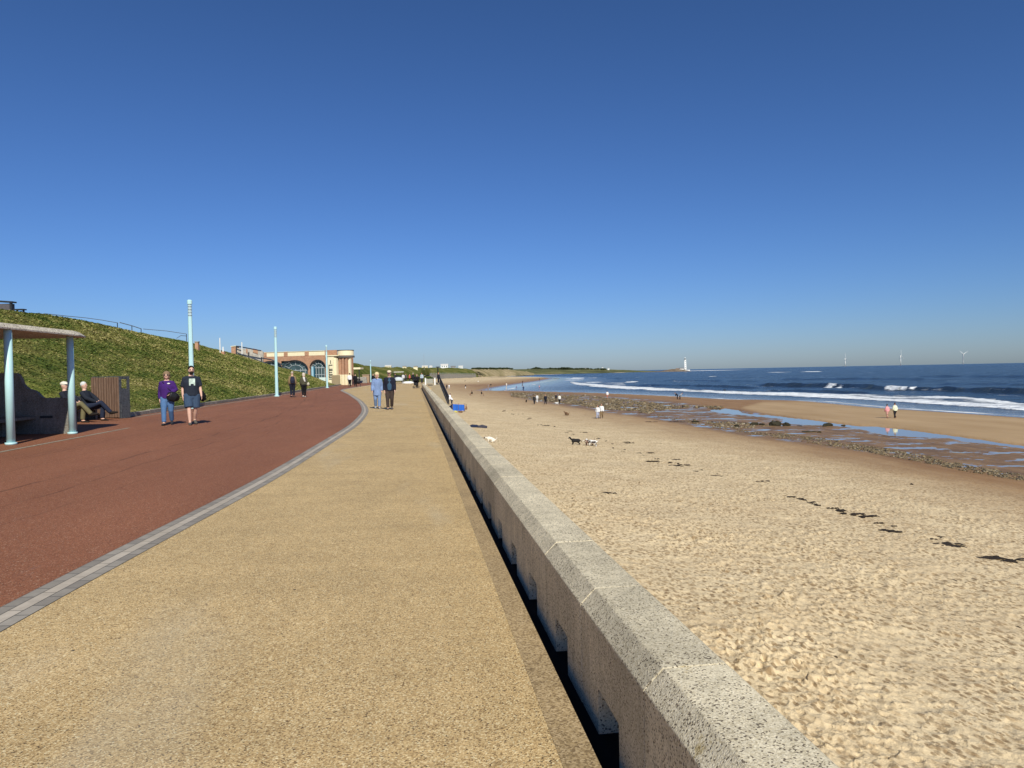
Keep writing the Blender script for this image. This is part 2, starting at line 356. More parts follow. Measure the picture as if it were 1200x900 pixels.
# ------------------------------------------------------------------ people (built first, while the scene is light)
def remesh(mb, vox, smooth=2):
    me = mb.mesh(); o = bpy.data.objects.new('tmp', me); COL.objects.link(o)
    m = o.modifiers.new('r', 'REMESH'); m.mode = 'VOXEL'; m.voxel_size = vox; m.use_smooth_shade = True
    if smooth:
        q = o.modifiers.new('s', 'SMOOTH'); q.iterations = smooth; q.factor = .5
    dg = bpy.context.evaluated_depsgraph_get(); dg.update(); r = bpy.data.meshes.new_from_object(o.evaluated_get(dg))
    bpy.data.objects.remove(o); bpy.data.meshes.remove(me)
    return r
V3 = Vector
def skel(stride=.26, lead=1, arms=None, sit=False, cross=False, bend=0, lowhip=0, elbows=(.12, .12), width=1.):
    J = {}; w = width
    hz = .92-abs(stride)*.10-lowhip
    if sit:
        hz = .50; J['hip'] = {s: V3((.095*s*w, 0, hz)) for s in (-1, 1)}
        J['knee'] = {-1: V3((-.10, .45, .53)), 1: V3((.10, .45, .53))}
        J['ank'] = {-1: V3((-.10, .47, .09)), 1: V3((.10, .44, .09))}
        if cross: J['knee'][1] = V3((.03, .47, .64)); J['ank'][1] = V3((-.10, .72, .28)); J['ank'][-1] = V3((-.08, .42, .09))
        lean = -.10
    else:
        J['hip'] = {s: V3((.095*s*w, 0, hz)) for s in (-1, 1)}; J['knee'] = {}; J['ank'] = {}
        for s in (-1, 1):
            fw = stride*(1 if s == lead else -1); az = .085 if fw >= 0 else .13
            J['ank'][s] = V3((.085*s, fw, az)); J['knee'][s] = V3((.095*s, fw*.5+.03+(.07 if fw < 0 else 0), .49-(.02 if fw < 0 else 0)))
        lean = .02
    b = bend
    def tor(h, x=0, y=0):   # a torso point, leaning from the hips
        return V3((x, y+h*math.sin(b)+lean*h/.5, hz+h*math.cos(b)))
    J['pel'] = tor(0.0); J['waist'] = tor(.17); J['chest'] = tor(.38); J['shc'] = tor(.50); J['neck'] = tor(.60); J['head'] = tor(.73, 0, .02)
    J['sh'] = {s: tor(.475, .165*s*w) for s in (-1, 1)}; J['elb'] = {}; J['wri'] = {}
    arms = arms or {}
    for s in (-1, 1):
        if s in arms: e, h = arms[s]; J['elb'][s] = V3(e)+V3((0, 0, 0)); J['wri'][s] = V3(h)
        else:
            sw = -stride*(1 if s == lead else -1)*.6
            J['elb'][s] = J['sh'][s]+V3((.055*s, sw*.4-.02, -.29)); J['wri'][s] = J['elb'][s]+V3((.005*s, sw*.5+elbows[0], -.24))
    J['foot'] = {s: V3((J['ank'][s].x+.015*s, J['ank'][s].y+.14, .03 if J['ank'][s].z < .1 else .04)) for s in (-1, 1)}
    if sit and cross: J['foot'][1] = V3((-.12, .85, .29))
    return J
def limb_pts(a, b, c): return [a, a.lerp(b, .5), b, b.lerp(c, .4), c]
def body_mb(J, fat=1., hands=True):
    m = MB(); t = fat
    m.tube([J['pel']+V3((0, 0, -.09)), J['pel'], J['waist'], J['chest'], J['shc'], J['neck']], [(.13*t, .10*t), (.165*t, .115*t), (.145*t, .105*t), (.17*t, .115*t), (.14, .085), (.055, .055)], 12)
    m.tube([J['neck']-V3((0, 0, .05)), J['neck'], J['head']], [.06, .055, .055], 8)
    h = J['head']; m.ball(h, (.082, .102, .122), 14, 10); m.ball(h+V3((0, .05, -.075)), (.05, .05, .045), 8, 6)
    m.tube([h+V3((0, .088, .015)), h+V3((0, .118, -.02))], [.010, .020], 6)
    for s in (-1, 1): m.ball(h+V3((.08*s, -.005, -.005)), (.016, .025, .035), 6, 5)
    for s in (-1, 1):
        m.tube([J['shc'].lerp(J['sh'][s], .5), J['sh'][s], J['sh'][s].lerp(J['elb'][s], .5), J['elb'][s], J['elb'][s].lerp(J['wri'][s], .35), J['wri'][s]], [.06, .058, .050, .042, .042, .028], 10)
        m.tube([J['hip'][s], J['hip'][s].lerp(J['knee'][s], .5), J['knee'][s], J['knee'][s].lerp(J['ank'][s], .35), J['ank'][s]], [.095*t, .08*t, .058, .060, .038], 10)
        m.tube([J['ank'][s]+V3((0, -.04, 0)), J['ank'][s], J['foot'][s]], [.03, .042, (.04, .025)], 8)
        if hands:
            d = (J['wri'][s]-J['elb'][s]).normalized(); sd = V3((0, 1, 0)); sd = (sd-d*sd.dot(d)).normalized(); w = J['wri'][s]
            m.tube([w-d*.02, w+d*.035, w+d*.085], [(.024, .02), (.038, .018), (.036, .016)], 8, side=tuple(sd))
            inn = V3((-s, 0, 0)); inn = (inn-d*inn.dot(d)).normalized()
            for k in range(4):
                o_ = w+d*.075+sd*(.027-.018*k); L = (.062, .070, .066, .050)[k]
                m.tube([o_, o_+d*L*.55+inn*.006, o_+d*L+inn*.022], [.0095, .009, .008], 6)
            o_ = w+d*.025+sd*.03; m.tube([o_, o_+d*.03+sd*.028, o_+d*.065+sd*.032+inn*.01], [.012, .011, .009], 6)
    return m
def top_mb(J, fat=1., sleeve='long', hem=.0, loose=.022):
    m = MB(); t = fat; L = loose
    pts = [J['pel']+V3((0, 0, -hem)), J['pel']+V3((0, 0, .02)), J['waist'], J['waist'].lerp(J['chest'], .6), J['chest'], J['shc'], J['neck']-V3((0, 0, .035))]
    m.tube(pts, [(.175*t+L, .125*t+L+hem*.12), (.172*t+L, .125*t+L), (.165*t+L, .125*t+L), (.175*t+L, .128*t+L), (.178*t+L, .122*t+L), (.135+L*.6, .088+L), (.062+L*.4, .06+L*.4)], 14)
    for s in (-1, 1):
        a, e, w = J['sh'][s], J['elb'][s], J['wri'][s]
        if sleeve == 'long': m.tube([J['shc'].lerp(a, .4), a, a.lerp(e, .5), e, e.lerp(w, .5), e.lerp(w, .93)], [.08, .062+L, .058+L, .05+L, .048+L, .04+L*.5], 10)
        else: m.tube([J['shc'].lerp(a, .4), a, a.lerp(e, .5), a.lerp(e, .8)], [.08, .062+L, .06+L, .06+L], 10)
    return m
def legs_mb(J, fat=1., kind='trousers', loose=.015):
    m = MB(); t = fat; L = loose
    m.tube([J['pel']+V3((0, 0, -.12)), J['pel'], J['pel'].lerp(J['waist'], .7)], [(.14*t+L, .105*t+L), (.172*t+L, .122*t+L), (.16*t+L, .118*t+L)], 12)
    for s in (-1, 1):
        h, k, a = J['hip'][s], J['knee'][s], J['ank'][s]
        if kind == 'trousers': m.tube([h, h.lerp(k, .5), k, k.lerp(a, .5), k.lerp(a, .95)], [.105*t+L, .088*t+L, .068+L, .062+L, .055+L], 10)
        else: m.tube([h, h.lerp(k, .5), h.lerp(k, .93)], [.108*t+L, .098*t+L, .09*t+L], 10)
    return m
def skirt_mb(J, low=.35):
    m = MB(); p = J['pel']; m.tube([p+V3((0, 0, .12)), p, p+V3((0, 0, -low*.6)), p+V3((0, .02, -low))], [(.17, .13), (.20, .16), (.22, .19), (.24, .21)], 14); return m
def shoe_mb(J, s):
    m = MB(); a, t = J['ank'][s], J['foot'][s]; d = (t-a); d.z = 0; d.normalize()
    if a.z > .2:
        d = (V3(t)-a).normalized(); m.tube([a-d*.05, a+d*.03, V3(t)-d*.02, V3(t)+d*.10], [.05, .058, (.052, .045), (.035, .025)], 10); return m
    z = -.03
    heel = V3((a.x, a.y, a.z))-d*.045+V3((0, 0, z-.02)); mid = a+d*.05+V3((0, 0, z-.005)); toe = V3(t)+d*.07
    m.tube([heel, mid, toe-d*.04, toe], [(.036, .036), (.045, .042), (.048, .03), (.03, .02)], 10); return m
def hair_mb(J, kind):
    m = MB(); h = J['head']
    if kind == 'short': m.ball(h+V3((0, -.02, .042)), (.094, .102, .098), 14, 10)
    elif kind == 'bob': m.ball(h+V3((0, -.018, .035)), (.115, .112, .115), 14, 10); m.ball(h+V3((0, -.04, -.05)), (.115, .085, .10), 12, 8)
    elif kind == 'cap':
        m.ball(h+V3((0, -.005, .062)), (.105, .125, .080), 14, 8); m.tube([h+V3((0, .08, .055)), h+V3((0, .21, .04))], [(.085, .018), (.06, .014)], 10)
    return m
def person(label, loc, face, H_=1.72, J=None, fat=1., top=(.1, .1, .1), topk='long', hem=0., loose=.02, legs=(.02, .02, .03), legk='trousers', shoes=(.03, .03, .03),
           hair=(.05, .035, .025), hairk='short', vox=.022, skin=None, group=None, beard=None, extra=None, hands=True, **sk):
    J = J or skel(**sk); loc = [float(c) for c in loc]
    r = empty('person', loc, face, label=label, cat='person', group=group); sc = H_/1.72; r.scale = (sc, sc, sc)
    link('body', remesh(body_mb(J, fat, hands), vox, 1), skin or SKINL, r)
    link('coat' if hem > .12 else ('shirt' if topk != 'long' else 'jacket'), remesh(top_mb(J, fat, topk, hem, loose), vox), cloth(top), r)
    if legk == 'skirt': link('skirt', remesh(skirt_mb(J), vox), cloth(legs), r)
    else: link('trousers' if legk == 'trousers' else 'shorts', remesh(legs_mb(J, fat, legk), vox), cloth(legs), r)
    for s in (-1, 1): link('shoe', remesh(shoe_mb(J, s), vox*.8, 1), cloth(shoes), r)
    link('cap' if hairk == 'cap' else 'hair', remesh(hair_mb(J, hairk), vox*.8, 1), cloth(hair), r)
    if vox < .02:
        h = J['head']
        for s in (-1, 1): MB().ball(h+V3((.03*s, .088, .012)), .013, 8, 6).build('eye', BLACK, r, True)
        MB().ball(h+V3((0, .094, -.052)), (.024, .008, .006), 8, 6).build('mouth', cloth((.35, .1, .08)), r, True)
    if beard: link('beard', remesh(MB().ball(J['head']+V3((0, .055, -.075)), (.066, .058, .058), 12, 8), .012, 1), cloth(beard), r)
    if extra: extra(r, J)
    return r
def face_cam(p): return math.atan2(-(0-p[0]), (0-p[1]))  # rz that turns local +Y to the camera

# purple woman
def bag(r, J):
    m = MB(); m.tube([(-.02, .17, .98), (-.12, .2, .95), (-.26, .15, .90), (-.36, .06, .86)], [(.05, .10), (.10, .17), (.09, .16), (.03, .09)], 10, side=(0, 1, 0)); link('handbag', remesh(m, .02), BLACK, r)
    m = MB(); m.tube([(.12, .10, 1.42), (-.05, .17, 1.2), (-.2, .15, 1.05)], .012, 6); m.build('strap', BLACK, r, True)
    h = J['head']; m = MB()
    for s in (-1, 1): m.ball(h+V3((.034*s, .095, .015)), (.028, .010, .022), 10, 6)
    m.build('sunglasses', BLACK, r, True)
    MB().ball((.20, -.02, 1.34), (.03, .05, .03), 8, 6).build('sleeve_badge', WHITE, r, True)
    m = MB(); m.ball((-.07, .155, 1.36), (.05, .012, .022), 8, 6); m.build('chest_emblem', WHITE, r, True)
# local +x is the person's right?  the person faces +Y so +x is her right hand side; seen from the front it is on the left of the picture
p = G(197, 498)
person('woman in purple fleece and blue jeans carrying a black handbag beside the bearded man', (p[0], p[1], zprom(p[0])), face_cam(p)-.15, 1.66, fat=1.12,
       top=(.055, .018, .14), hem=.03, legs=(.08, .16, .32), shoes=(.03, .03, .035), hair=(.22, .15, .09), hairk='bob', vox=.016, stride=.22, lead=1,
       arms={-1: ((-.27, .03, 1.15), (-.12, .20, 1.02))}, extra=bag)
def manx(r, J):
    m = MB(); m.box((-.085, .168, 1.17), (.085, .182, 1.38)); o = m.build('shirt_print', simple('pale_print', (.50, .62, .55), .8, 14, .6), r); bevel(o, .012)
    m = MB()
    for s in (-1, 1):
        c = J['head']+V3((.034*s, .095, .015)); m.tube([c+V3((.024*math.cos(a), 0, .018*math.sin(a))) for a in [k*PI/5 for k in range(11)]], .003, 5)
    m.build('glasses', BLACK, r)
    m = MB(); m.tube([(-.28, -.03, .98), (-.30, -.10, .84), (-.36, -.14, .70)], [(.06, .07), (.12, .1), (.07, .05)], 10); link('folded_jacket', remesh(m, .02), cloth((.012, .012, .015)), r)
p = G(225.5, 497.5)
person('bearded man in navy T-shirt and denim shorts walking beside the woman in purple', (p[0], p[1], zprom(p[0])), face_cam(p)+.12, 1.83, fat=1.22, width=1.12,
       top=(.022, .028, .042), topk='short', hem=.03, legs=(.045, .075, .13), legk='shorts', shoes=(.10, .09, .08), hair=(.015, .011, .009), hairk='short', vox=.016,
       stride=.17, lead=1, beard=(.02, .013, .01), extra=manx)
SEAT1 = D(80, 470, 23.6); SEAT1[2] = .215; SEAT2 = SEAT1+np.array([.25, .85, 0])
# two seated men on the bench past the shelter screen, facing the sea
person('seated man in pale cap, black jacket and khaki trousers with crossed legs', tuple(SEAT1), -PI/2-psi-.1, 1.76, J=skel(sit=True, cross=True, stride=0, arms={1: ((.24, .08, .82), (.08, .36, .68)), -1: ((-.24, .08, .82), (-.06, .34, .70))}),
       top=(.018, .02, .03), legs=(.16, .14, .075), shoes=(.02, .016, .014), hair=(.72, .66, .55), hairk='cap', vox=.018)
person('seated white-haired man in navy trousers farther along the bench', tuple(SEAT2), -PI/2-psi-.02, 1.74, J=skel(sit=True, cross=True, stride=0, arms={1: ((.24, .1, .8), (.08, .36, .66)), -1: ((-.24, .1, .8), (-.06, .34, .68))}),
       top=(.02, .024, .035), legs=(.02, .026, .05), shoes=(.02, .016, .014), hair=(.6, .6, .58), hairk='short', vox=.018)
# strolling pair by second lamp
p = G(343, 465.5)
person('man in tan coat and dark rucksack straps with dark trousers, back to the lamp', (p[0], p[1], zprom(p[0])), .25, 1.76, top=(.24, .17, .09), legs=(.018, .02, .032), hair=(.45, .38, .3), vox=.024, stride=.06,
       extra=lambda r, J: link('rucksack', remesh(MB().tube([(0, -.16, .95), (0, -.19, 1.15), (0, -.15, 1.42)], [(.15, .08), (.17, .12), (.12, .07)], 10), .024), cloth((.025, .028, .05)), r))
p = G(356.5, 465.5)
person('woman in olive top and black trousers with pale bag under her arm', (p[0], p[1], zprom(p[0])), .35, 1.66, top=(.075, .07, .045), legs=(.012, .012, .014), hair=(.6, .5, .42), hairk='bob', shoes=(.6, .6, .55), vox=.024, stride=.08,
       extra=lambda r, J: (link('shoulder_bag', remesh(MB().ball((.30, .02, .95), (.12, .16, .15), 10, 7), .024), cloth((.46, .42, .32)), r), link('scarf', remesh(MB().tube([(0, -.02, 1.45), (0, -.12, 1.3), (.06, -.15, 1.12)], [.09, .07, .05], 8), .024), cloth((.6, .58, .55)), r)))
# couple walking towards us
p = G(442.5, 479)
person('fair-haired woman in long pale blue coat and light blue trousers', (p[0], p[1], zprom(p[0])), face_cam(p), 1.66, top=(.19, .27, .46), hem=.26, loose=.03, legs=(.17, .25, .42), shoes=(.30, .32, .36), hair=(.68, .55, .32), hairk='bob', vox=.018, stride=.14, lead=-1,
       extra=lambda r, J: link('scarf', remesh(MB().tube([(-.06, .03, 1.46), (0, .10, 1.42), (.07, .03, 1.46)], [.04, .045, .04], 8), .016), cloth((.03, .03, .06)), r))
p = G(457, 480)
person('man in pale flat cap, open dark jacket and blue jumper beside the pale blue coat', (p[0], p[1], zprom(p[0])), face_cam(p), 1.74, fat=1.08, top=(.015, .017, .03), hem=.06, loose=.03, legs=(.055, .04, .035), shoes=(.12, .10, .09), hair=(.66, .54, .40), hairk='cap', vox=.018, stride=.12, lead=1,
       extra=lambda r, J: link('jumper', remesh(MB().tube([(0, .10, .88), (0, .115, 1.1), (0, .11, 1.3), (0, .07, 1.44)], [(.11, .07), (.12, .07), (.11, .065), (.06, .05)], 12), .018), cloth((.04, .085, .14)), r))
p = G(437.5, 452)
person('person in black coat just behind the woman in pale blue', (p[0], p[1], zprom(p[0])), face_cam(p), 1.7, top=(.012, .012, .015), hem=.1, legs=(.012, .012, .015), vox=.03, stride=.1, hands=False)
p = G(410, 453.5)
person('person in white top and black trousers walking towards the cafe', (p[0], p[1], zprom(p[0])), .1, 1.74, top=(.78, .76, .76), legs=(.012, .012, .016), vox=.03, stride=.12, hands=False)
p = G(416.5, 453.8)
person('person dressed all in black pushing a pram past the cafe', (p[0], p[1], zprom(p[0])), -.1, 1.70, fat=1.15, top=(.010, .010, .012), hem=.1, legs=(.010, .010, .012), vox=.03, stride=.12, hands=False)
def pushchair(loc, rz, label, canopy, fr=BLACK):
    r = empty('pushchair', loc, rz, label=label, cat='pushchair')
    m = MB()
    for s in (-1, 1):
        m.tube([(.24*s, -.42, 1.02), (.24*s, .1, .5), (.24*s, .38, .14)], .014, 6); m.tube([(.24*s, -.32, .14), (.24*s, .1, .5)], .014, 6); m.tube([(.24*s, .1, .5), (.24*s, .15, .8)], .012, 6)
    m.tube([(-.24, -.42, 1.02), (.24, -.42, 1.02)], .018, 8); m.tube([(-.24, -.32, .14), (.24, -.32, .14)], .012, 6); m.build('frame', fr, r)
    m = MB(); m.tube([(0, -.12, .42), (0, .2, .40), (0, .30, .5)], [(.2, .05), (.22, .06), (.2, .04)], 10); m.tube([(0, -.12, .42), (0, -.2, .85)], [(.2, .05), (.2, .05)], 10); m.build('seat', cloth((.03, .03, .035)), r, True)
    m = MB(); N = 8
    vs = []; fs = []
    for i in range(N+1):
        a = PI*.05+i*PI*.55/N
        for k in range(9):
            b = PI*k/8; vs.append((.26*math.cos(b), -.16-.30*math.cos(a)*math.sin(b)*.2+.34*math.sin(a-.5)*math.sin(b), .72+.34*math.cos(a-.9)*math.sin(b)))
    for i in range(N):
        for k in range(8): q = i*9+k; fs.append((q, q+1, q+10, q+9))
    m.add(vs, fs); o = m.build('hood', cloth(canopy), r, True); o.modifiers.new('s', 'SOLIDIFY').thickness = .015
    for x, y in ((-.27, .38), (.27, .38), (-.27, -.32), (.27, -.32)):
        w = MB(); w.tube([(x-.018, y, .13), (x+.018, y, .13)], .13, 16, side=(0, 0, 1)); wo = w.build('wheel', cloth((.02, .02, .02)), r)
        MB().tube([(x-.022, y, .13), (x+.022, y, .13)], .07, 12, side=(0, 0, 1)).build('hub', STEEL, wo)
    return r
p = G(418.5, 453.2); pushchair((p[0]+.1, p[1]+1.0, zprom(p[0])), .1, 'black pram pushed by the person in black near the cafe', (.012, .012, .014))
p = G(488, 455); pushchair((p[0]-.05, p[1]-.3, zprom(p[0])), PI+.2, 'black hooded pushchair beside the end of the sea wall', (.012, .012, .015))
person('person in black coat with brown hair pushing the hooded pushchair', (p[0]+.05, p[1]+.75, zprom(p[0])), PI+.1, 1.62, fat=1.35, top=(.012, .012, .014), hem=.2, loose=.06, legs=(.012, .012, .014), hair=(.22, .16, .10), hairk='bob', vox=.028, bend=.25, stride=.12,
       arms={-1: ((-.24, .28, 1.1), (-.2, .5, 1.0)), 1: ((.24, .28, 1.1), (.2, .5, 1.0))}, hands=False)

# shared meshes for far figures
FARJ = {'walk': skel(stride=.2), 'stand': skel(stride=.04), 'bend': skel(stride=.08, bend=.8), 'sit': skel(sit=True, stride=0, bend=.25)}
FAR = {}
for k, J in FARJ.items():
    FAR[k] = dict(body=remesh(body_mb(J, 1, False), .035, 1), jacket=remesh(top_mb(J, 1, 'long', .05, .03), .035), trousers=remesh(legs_mb(J), .035), shorts=remesh(legs_mb(J, 1, 'shorts'), .035),
                  hair=remesh(hair_mb(J, 'short'), .03, 1), shoe=[remesh(shoe_mb(J, s), .03, 1) for s in (-1, 1)], skirt=remesh(skirt_mb(J), .035))
def farperson(label, loc, face, pose, top, legs, hair=(.06, .04, .03), H_=1.7, legk='trousers', group=None, dz=0):
    r = empty('person', (loc[0], loc[1], loc[2]+dz), face, label=label, cat='person', group=group); sc = H_/1.72; r.scale = (sc,)*3; Fm = FAR[pose]
    def put(nm, me, m):
        o = bpy.data.objects.new(nm, me); COL.objects.link(o); o.parent = r
        if not me.materials: me.materials.append(None)
        o.material_slots[0].link = 'OBJECT'; o.material_slots[0].material = m
    put('body', Fm['body'], SKIN); put('jacket', Fm['jacket'], cloth(top)); put(legk, Fm[legk], cloth(legs)); put('hair', Fm['hair'], cloth(hair))
    for q in Fm['shoe']: put('shoe', q, cloth((.05, .045, .04)))
    return r

# ------------------------------------------------------------------ beach surface
def poly_world(L, z): return np.array([U(x, y, z)[:2] for x, y in L])
SEAZ = -5.0
Sp = [(1200, 489), (1120, 483.5), (1040, 478.5), (962, 470.8), (915, 469.8), (870, 469.3), (820, 466.3), (770, 464), (712, 461.6), (650, 460), (615, 458.6), (582, 459), (592, 456), (606, 453.6), (625, 450.5), (645, 447), (657, 443.8), (645, 442.4),
      (620, 441.8), (597, 441.2), (588, 440.6), (600, 439.8), (640, 438.8), (700, 437.4), (735, 436.6), (752, 436.1)]
Sw = poly_world(Sp, SEAZ)
d0 = (Sw[0]-Sw[2]); d0 /= np.linalg.norm(d0)
Sw = np.vstack([[Sw[0]+d0*np.array([1, 1])*40+[40, -60]], [Sw[0]+d0*30], Sw, [D(756, 434, 2600)[:2]], [D(752, 434, 6000)[:2]]])
Sw[0] = Sw[1]+np.array([60, -220])
Ww = np.vstack([[1.25, -200], [1.25, 40], [1.25, 100], [4.0, 101], [4.6, 132], D(509, 445, 200)[:2], D(505, 442, 400)[:2], D(505, 442, 660)[:2], D(535, 442, 740)[:2], D(556, 441, 800)[:2], D(575, 440, 980)[:2], D(584, 440, 1400)[:2], D(588, 438, 1900)[:2], D(640, 438, 2150)[:2], D(700, 437, 2250)[:2], D(750, 436, 2330)[:2]])
LandPoly = np.vstack([Sw, [-6000, 6000], [-6000, -400], [Sw[0][0], -400]])
def dist_poly(X, Y, L):
    best = np.full(X.shape, 1e18)
    for a, b in zip(L[:-1], L[1:]):
        ab = b-a; t = np.clip(((X-a[0])*ab[0]+(Y-a[1])*ab[1])/(ab@ab), 0, 1)
        best = np.minimum(best, (X-a[0]-t*ab[0])**2+(Y-a[1]-t*ab[1])**2)
    return np.sqrt(best)
def inside(X, Y, L):
    c = np.zeros(X.shape, bool); n_ = len(L)
    for i in range(n_):
        x1, y1 = L[i]; x2, y2 = L[(i+1) % n_]
        if y1 == y2: continue
        m = ((y1 > Y) != (y2 > Y)) & (X < (x2-x1)*(Y-y1)/(y2-y1)+x1); c ^= m
    return c
def h2(ix, iy, k):
    s = np.sin(ix*127.1+iy*311.7+k*74.7)*43758.5453; return s-np.floor(s)
def vnoise(X, Y, k=0):
    ix = np.floor(X); iy = np.floor(Y); fx = X-ix; fy = Y-iy; fx = fx*fx*(3-2*fx); fy = fy*fy*(3-2*fy)
    a = h2(ix, iy, k); b = h2(ix+1, iy, k); c = h2(ix, iy+1, k); d = h2(ix+1, iy+1, k)
    return a+(b-a)*fx+(c-a)*fy+(a-b-c+d)*fx*fy
def fbm(X, Y, o=4, k=0):
    r = 0; a = .5; s = 0
    for i in range(o): r = r+a*vnoise(X*2**i+i*17.3, Y*2**i-i*9.1, k+i); s += a; a *= .55
    return r/s
PROF_T = [0, .05, .12, .2, .33, .5, .62, .9, 1.0]; PROF_Z = [-3.0, -3.25, -3.6, -3.9, -4.15, -4.38, -4.47, -4.49, -5.02]
def beach_z(X, Y):
    X = np.atleast_1d(np.asarray(X, float)); Y = np.atleast_1d(np.asarray(Y, float))
    dW = dist_poly(X, Y, Ww); dS = dist_poly(X, Y, Sw); t = dW/(dW+dS+1e-9); ins = inside(X, Y, LandPoly)
    z = np.interp(t, PROF_T, PROF_Z); zs = SEAZ-.02-np.minimum(dS*.03, 3)
    return np.where(ins, z, zs), t, dS, ins
def onbeach(px, py):
    z = -4.
    for _ in range(8): q = U(px, py, z); z = float(beach_z(q[0], q[1])[0][0])
    return np.array([q[0], q[1], z])

poolpx = [(832, 479), (850, 478.5), (866, 481), (872, 484.5), (895, 486), (915, 488), (930, 490), (947, 491.7), (967, 494.5), (1000, 498.7), (1025, 499.7), (1058, 503), (1092, 507.5), (1133, 513), (1167, 518), (1200, 522.5), (1320, 542),
          (1320, 549), (1200, 526.8), (1167, 522.2), (1133, 519), (1117, 515), (1075, 513.7), (1042, 511.7), (1025, 508), (1013, 504.7), (1000, 502.5), (975, 499.5), (955, 499), (930, 498.7), (912, 496), (918, 491.5), (895, 489.5), (868, 487), (845, 485), (832, 482)]
POOLZ = -4.57
poolw = poly_world(poolpx, POOLZ)
mudpx = [(596, 459.5), (640, 460.5), (700, 463), (760, 467), (800, 471), (830, 476), (870, 480), (920, 487), (960, 493), (1000, 499), (1060, 506), (1120, 513), (1200, 524), (1400, 556),
         (1400, 612), (1200, 566), (1120, 551), (1060, 540.5), (1000, 530), (940, 522), (880, 514), (840, 507), (800, 499), (760, 491), (700, 484), (640, 474), (600, 466)]
mudw = poly_world(mudpx, -4.35)
wetpx = [(500, 452), (540, 460), (600, 470), (700, 489), (800, 507), (900, 526), (1000, 547), (1100, 569), (1200, 596), (1500, 690)]
wetw = poly_world(wetpx, -4.15); wetback = poly_world([(640, 441.5), (605, 443.2), (578, 446.3), (545, 448.6), (512, 450)], -3.6); wetpoly = np.vstack([wetw, [wetw[-1][0]+500, wetw[-1][1]], [3000, 5000], wetback]); wetline = np.vstack([wetback, wetw])
barpx = [(868, 478), (895, 471), (962, 471), (1040, 479), (1120, 484), (1200, 490), (1500, 532), (1500, 575), (1200, 522), (1133, 512.5), (1058, 502.5), (1000, 498), (940, 490.5), (895, 485)]
barw = poly_world(barpx, -4.5)

def polar(az0, az1, daz, rows, coarse=()):
    az = np.arange(az0, az1, daz); az = np.concatenate([np.arange(c0, c1, c2) for c0, c1, c2 in coarse if c1 <= az0+1e-6]+[az]+[np.arange(c0, c1, c2) for c0, c1, c2 in coarse if c0 >= az1-1e-6])
    A = np.radians(az)[None, :]; r = np.array(rows)[:, None]
    ang = A+psi
    return r*np.sin(ang), r*np.cos(ang), len(rows), len(az)
def rows_for(Dh, y0, y1, dy):  # radii for picture rows y0..y1 px below the horizon
    return list(Dh*832/np.arange(y0, y1, -dy))
rows = [1.6, 2.4, 3.2, 4]+rows_for(4.9, 800, 500, 8)+rows_for(4.9, 500, 60, .85)+rows_for(4.9, 60, 12, .6)+rows_for(5.4, 13.1, 1.9, .25)+[2450, 2700, 3200]
rows = sorted(rows)
X, Y, nr, nc = polar(-13, 40, .068, rows, coarse=[(-40, -13, 1.), (40, 100, .8)])
Z, T, dS, ins = beach_z(X, Y)
def mask(poly, it=2):
    m = inside(X, Y, poly).astype(float)
    for _ in range(it):
        q = np.pad(m, 1, mode='edge'); m = (q[:-2, 1:-1]+q[2:, 1:-1]+q[1:-1, :-2]+q[1:-1, 2:]+q[1:-1, 1:-1]*2)/6
    return m
RRd = np.hypot(X, Y)
pm = np.zeros_like(X); sel = (X > poolw[:, 0].min()-4) & (X < poolw[:, 0].max()+4) & (Y > poolw[:, 1].min()-4) & (Y < poolw[:, 1].max()+4)
xs9, ys9 = X[sel], Y[sel]; sd9 = dist_poly(xs9, ys9, np.vstack([poolw, poolw[:1]]))*np.where(inside(xs9, ys9, poolw), 1, -1)+.5*(fbm(xs9*.9, ys9*.9, 3, 21)-.5)
pm[sel] = np.clip(.45+sd9/.9, 0, 1)
wn = (fbm(X*.12, Y*.12, 4, 3)-.5)
dwt = dist_poly(X, Y, wetline); sgn = np.where(inside(X, Y, wetpoly), 1, -1)
wet = np.clip(.5+sgn*dwt/np.clip(RRd*.28, 6, 70), 0, 1)
mud = mask(mudw, 8); bar = mask(barw, 4)
wash = np.clip(1-dS/np.clip(RRd*.035, 2, 14), 0, 1); wash = np.where(ins, np.clip(wash*1.6, 0, 1), 1)
# relief: undulation, footprints, ripples
und = (fbm(X*.35, Y*.35, 4, 9)-.5)*.22*np.clip(1-T*2.2, .08, 1)
Z = np.where(ins, Z+und*np.clip(1-pm, 0, 1)*(1-wash), Z)
def pits(cell, rad, depth, k):
    out = np.zeros_like(X)
    ix = np.floor(X/cell); iy = np.floor(Y/cell)
    for dx in (-1, 0, 1):
        for dy in (-1, 0, 1):
            cx = ix+dx; cy = iy+dy; px_ = (cx+h2(cx, cy, k))*cell; py_ = (cy+h2(cx, cy, k+1))*cell; an = h2(cx, cy, k+2)*PI
            ux = (X-px_)*np.cos(an)+(Y-py_)*np.sin(an); uy = -(X-px_)*np.sin(an)+(Y-py_)*np.cos(an)
            q = np.sqrt((ux/(rad*1.5))**2+(uy/(rad*.85))**2); s = .4+.9*h2(cx, cy, k+3)
            out += s*np.where(q < 1, -depth*(1-q**2)**.8, 0)+s*depth*.22*np.exp(-((q-1.15)/.22)**2)
    return out
near = RRd < 130
sandy = np.clip(1-wet*1.25, 0, 1)*np.clip(1-T/.5, 0, 1)**.5
busy = .45+.75*fbm(X*.18, Y*.18, 3, 31)
fade = np.clip(1.25-RRd/110, .0, 1)
